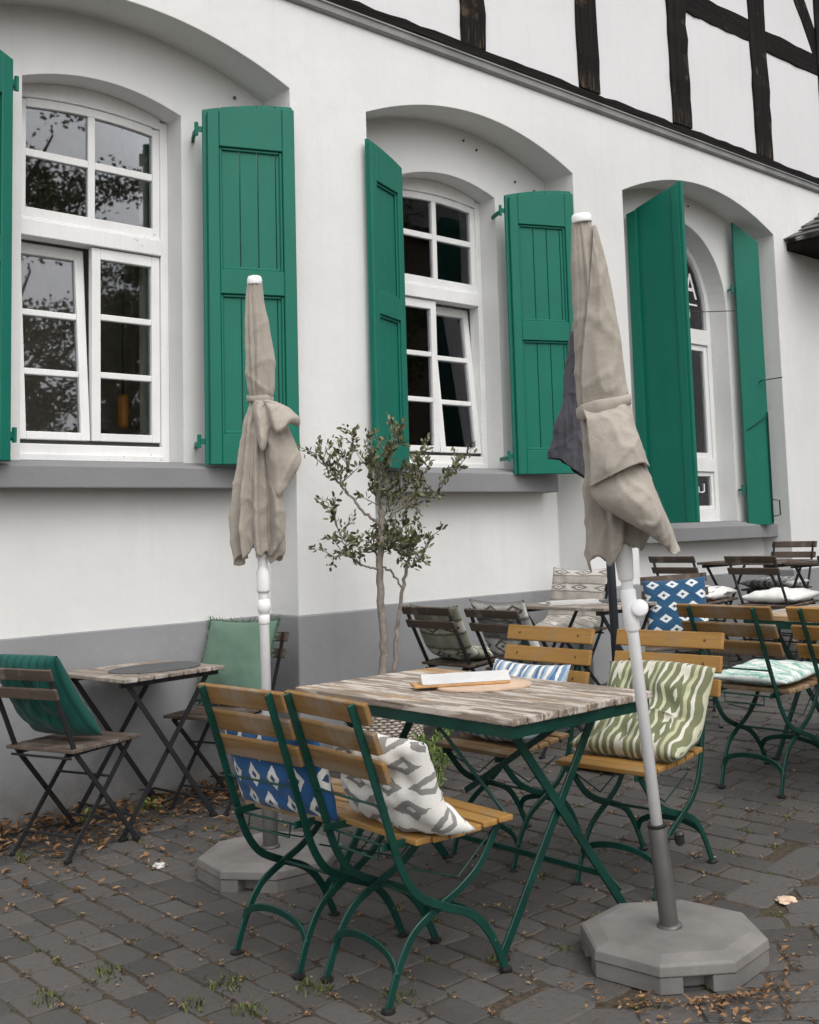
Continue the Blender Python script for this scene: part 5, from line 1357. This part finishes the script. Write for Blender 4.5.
wd = thing('weed_plant', 'bright green feathery weed growing from the paving beside the basket planter', 'plant', (3.60, 4.15, gz(3.60)))
st = MB(); lf = MB(); r = random.Random(23)
for k in range(26):
    a = r.uniform(0, 6.28); rr = r.uniform(.02, .15); h = r.uniform(.12, .34)
    p0 = Vector((r.gauss(0, .03), r.gauss(0, .03), 0)); p1 = Vector((rr * math.cos(a), rr * math.sin(a), h)); pm = p0.lerp(p1, .5) + Vector((0, 0, .03))
    st.taper([p0, pm, p1], [.0025, .002, .001], 5)
    for f in range(9):
        t_ = .15 + .1 * f; q = p0.lerp(pm, t_ * 2) if t_ < .5 else pm.lerp(p1, t_ * 2 - 1); leafy(lf, q, (p1 - p0).normalized(), r, 4, .036, .005, .08)
st.build('stem', M['weed'], wd, fixn=False); lf.build('foliage', M['weed'], wd, fixn=False)
for q, (x, y, s) in enumerate(((2.28, 5.09, .8), (3.13, 5.05, 1.0), (2.62, 5.10, .6))):
    w = thing('weed_plant', ('small green weed under the small bistro table by the wall foot', 'small green weed at the wall foot behind the left parasol base', 'tiny green weed among the fallen leaves below the grey wall foot')[q], 'plant', (x, y, 0), 0, 'weeds at the wall foot')
    lf = MB()
    for k in range(26): leafy(lf, Vector((r.gauss(0, .02), r.gauss(0, .02), r.uniform(.0, .05) * s)), Vector((r.gauss(0, .5), r.gauss(0, .5), 1)).normalized(), r, 2, .04 * s, .01)
    lf.build('foliage', M['weed'], w, fixn=False)

def crumple(label, name, loc, s, mat, seed, flat=.6):
    bm = bmesh.new(); bmesh.ops.create_icosphere(bm, subdivisions=3, radius=s)
    for v in bm.verts:
        n_ = noise.noise(v.co * (1.6 / s) + Vector((seed, 0, 0))) * .55 + abs(noise.noise(v.co * (4 / s) + Vector((0, seed, 0)))) * -.4
        v.co *= 1 + n_; v.co.z = max(v.co.z * flat, -s * .12) + s * .12
    me = bpy.data.meshes.new(name); bm.to_mesh(me); bm.free(); me.materials.append(M[mat])
    o = bpy.data.objects.new(name, me); COL.objects.link(o); o.location = (loc[0], loc[1], gz(loc[0])); tag(o, label, 'litter')
crumple('white crumpled tissue lying on the paving left of the left parasol base', 'crumpled_tissue', (2.18, 4.17), .026, 'paper', 2, .6)
crumple('beige crumpled paper lying on the paving right of the front parasol foot', 'crumpled_paper', (3.40, 2.09), .035, 'board', 5, .25)

# ------------------------------------------------------------------ trees across the street (they show in the window panes)
def street_tree(label, loc, h, cr, seed, nl):
    t = thing('street_tree', label, 'tree', (loc[0], loc[1], 0), 0, 'street trees mirrored in the windows')
    r = random.Random(seed); b = MB(); l = MB()
    b.taper([(0, 0, 0), (.05, .03, h * .2), (-.04, .06, h * .4), (.03, 0, h * .72)], [h * .030, h * .024, h * .018, h * .006], 9)
    for k in range(24):
        f = r.uniform(.26, .95); a = r.uniform(0, 6.28); z = h * (.3 + .62 * f); R = cr * math.sqrt(max(.05, 1 - ((f - .42) / .62) ** 2)) * r.uniform(.55, 1)
        p0 = Vector((0, 0, h * (.24 + .40 * f))); p1 = Vector((R * math.cos(a), R * math.sin(a), z)); pm = p0.lerp(p1, .5) + Vector((0, 0, .12 * h * r.uniform(0, .5)))
        b.taper([p0, pm, p1], [h * .010, h * .006, h * .002], 6)
        for q in range(14):
            c = pm.lerp(p1, r.uniform(.0, 1.12)) + Vector((r.gauss(0, .36), r.gauss(0, .36), r.gauss(0, .28))); sp = r.uniform(.10, .26)
            for m_ in range(nl):
                q_ = c + Vector((r.gauss(0, sp), r.gauss(0, sp), r.gauss(0, sp * .7))); u = Vector((r.gauss(0, 1), r.gauss(0, 1), r.gauss(-.2, .8))).normalized(); s_ = u.orthogonal().normalized(); L_ = r.uniform(.055, .115)
                l.add([q_, q_ + u * L_ * .5 + s_ * L_ * .32, q_ + u * L_, q_ + u * L_ * .5 - s_ * L_ * .32], [(0, 1, 2, 3)])
    b.build('trunk', M['treebark'], t, smooth=True, fixn=False); l.build('crown', M['treeleaf'], t, fixn=False)
street_tree('leafy street tree opposite the left window, seen mirrored in its panes', (6.6, -7.6), 9.2, 2.7, 31, 85)
street_tree('tall street tree opposite the second window, mirrored in dark panes', (13.2, -7.5), 9.5, 3.4, 32, 90)
street_tree('broad street tree farther down the street, mirrored in the round window', (24.5, -6.5), 12.0, 5.2, 33, 80)
street_tree('slim street tree standing behind the camera, mirrored low in the left panes', (10.2, -10.0), 7.2, 2.8, 34, 75)

# unseen brick house added to lift the dark reflections in the middle windows
hh = thing('added_brick_house', 'brown brick house added unseen across the street to lighten the middle window panes', 'house', (19.0, -13.0, 0))
b = MB(); b.box((-5.0, -4, 0), (9, 4, 8.5)); b.build('wall', M['brick'], hh)
b = MB(); b.add([(-5.3, 4.4, 8.45), (9.3, 4.4, 8.45), (9.3, 0, 12), (-5.3, 0, 12), (9.3, -4.4, 8.45), (-5.3, -4.4, 8.45)], [(0, 1, 2, 3), (3, 2, 4, 5)]); b.build('roof', M['roofslate'], hh, solid=.2)
for xx in (-3, 0, 3, 6):
    for zz in (1.2, 4.2):
        b = MB(); b.box((xx - .6, 3.98, zz), (xx + .6, 4.06, zz + 1.7)); f_ = b.build('window', M['winpaint'], hh)
        b = MB(); b.box((xx - .5, 4.062, zz + .1), (xx + .5, 4.07, zz + 1.6)); b.build('pane', M['slate'], f_)

# ------------------------------------------------------------------ camera, light
cam = bpy.data.cameras.new('camera'); co = bpy.data.objects.new('camera', cam); COL.objects.link(co); S.camera = co
yw, pi_, ro, h = 7.51985669e-01, 9.27045998e-02, -3.14004389e-02, 1.31652091
f = Vector((math.sin(yw) * math.cos(pi_), math.cos(yw) * math.cos(pi_), math.sin(pi_)))
rt = Vector((math.cos(yw), -math.sin(yw), 0)); up = rt.cross(f)
r2 = rt * math.cos(ro) + up * math.sin(ro); u2 = -rt * math.sin(ro) + up * math.cos(ro)
co.matrix_world = Matrix.Translation((0, 0, h)) @ Matrix((r2, u2, -f)).transposed().to_4x4()
cam.sensor_fit = 'VERTICAL'; cam.sensor_height = 36; cam.sensor_width = 36 * 819 / 1024
cam.lens = 1095.61333 / 1024 * 36
cam.shift_x = (409.5 - 459.31488) / 1024; cam.shift_y = (425.884618 - 512) / 1024
cam.clip_start = .05; cam.clip_end = 600

w = bpy.data.worlds.new('World'); S.world = w; w.use_nodes = True
nt = w.node_tree; bg = nt.nodes['Background']; sky = nt.nodes.new('ShaderNodeTexSky'); sky.sky_type = 'NISHITA'; sky.sun_disc = False
EL, AZ = math.radians(56), math.radians(192)        # veiled sun behind the camera
sky.sun_elevation = EL; sky.sun_rotation = AZ; sky.dust_density = 4; sky.air_density = 1.2; sky.ozone_density = 1
hs = nt.nodes.new('ShaderNodeHueSaturation'); hs.inputs['Saturation'].default_value = .22
nt.links.new(sky.outputs[0], hs.inputs['Color']); nt.links.new(hs.outputs[0], bg.inputs[0]); bg.inputs[1].default_value = .150
sun = bpy.data.lights.new('sun', 'SUN'); sun.energy = 0.75; sun.angle = math.radians(100); sun.color = (1, .97, .93)
so = bpy.data.objects.new('sun', sun); COL.objects.link(so)
dv = Vector((math.sin(AZ) * math.cos(EL), math.cos(AZ) * math.cos(EL), math.sin(EL)))
so.rotation_euler = dv.to_track_quat('Z', 'Y').to_euler(); so.location = (0, -5, 12)
S.view_settings.view_transform = 'Standard'; S.view_settings.look = 'None'; S.view_settings.exposure = 0.50; S.view_settings.gamma = 1
S.view_settings.use_curve_mapping = False
S.cycles.max_bounces = 8; S.cycles.transparent_max_bounces = 12; S.cycles.use_denoising = True
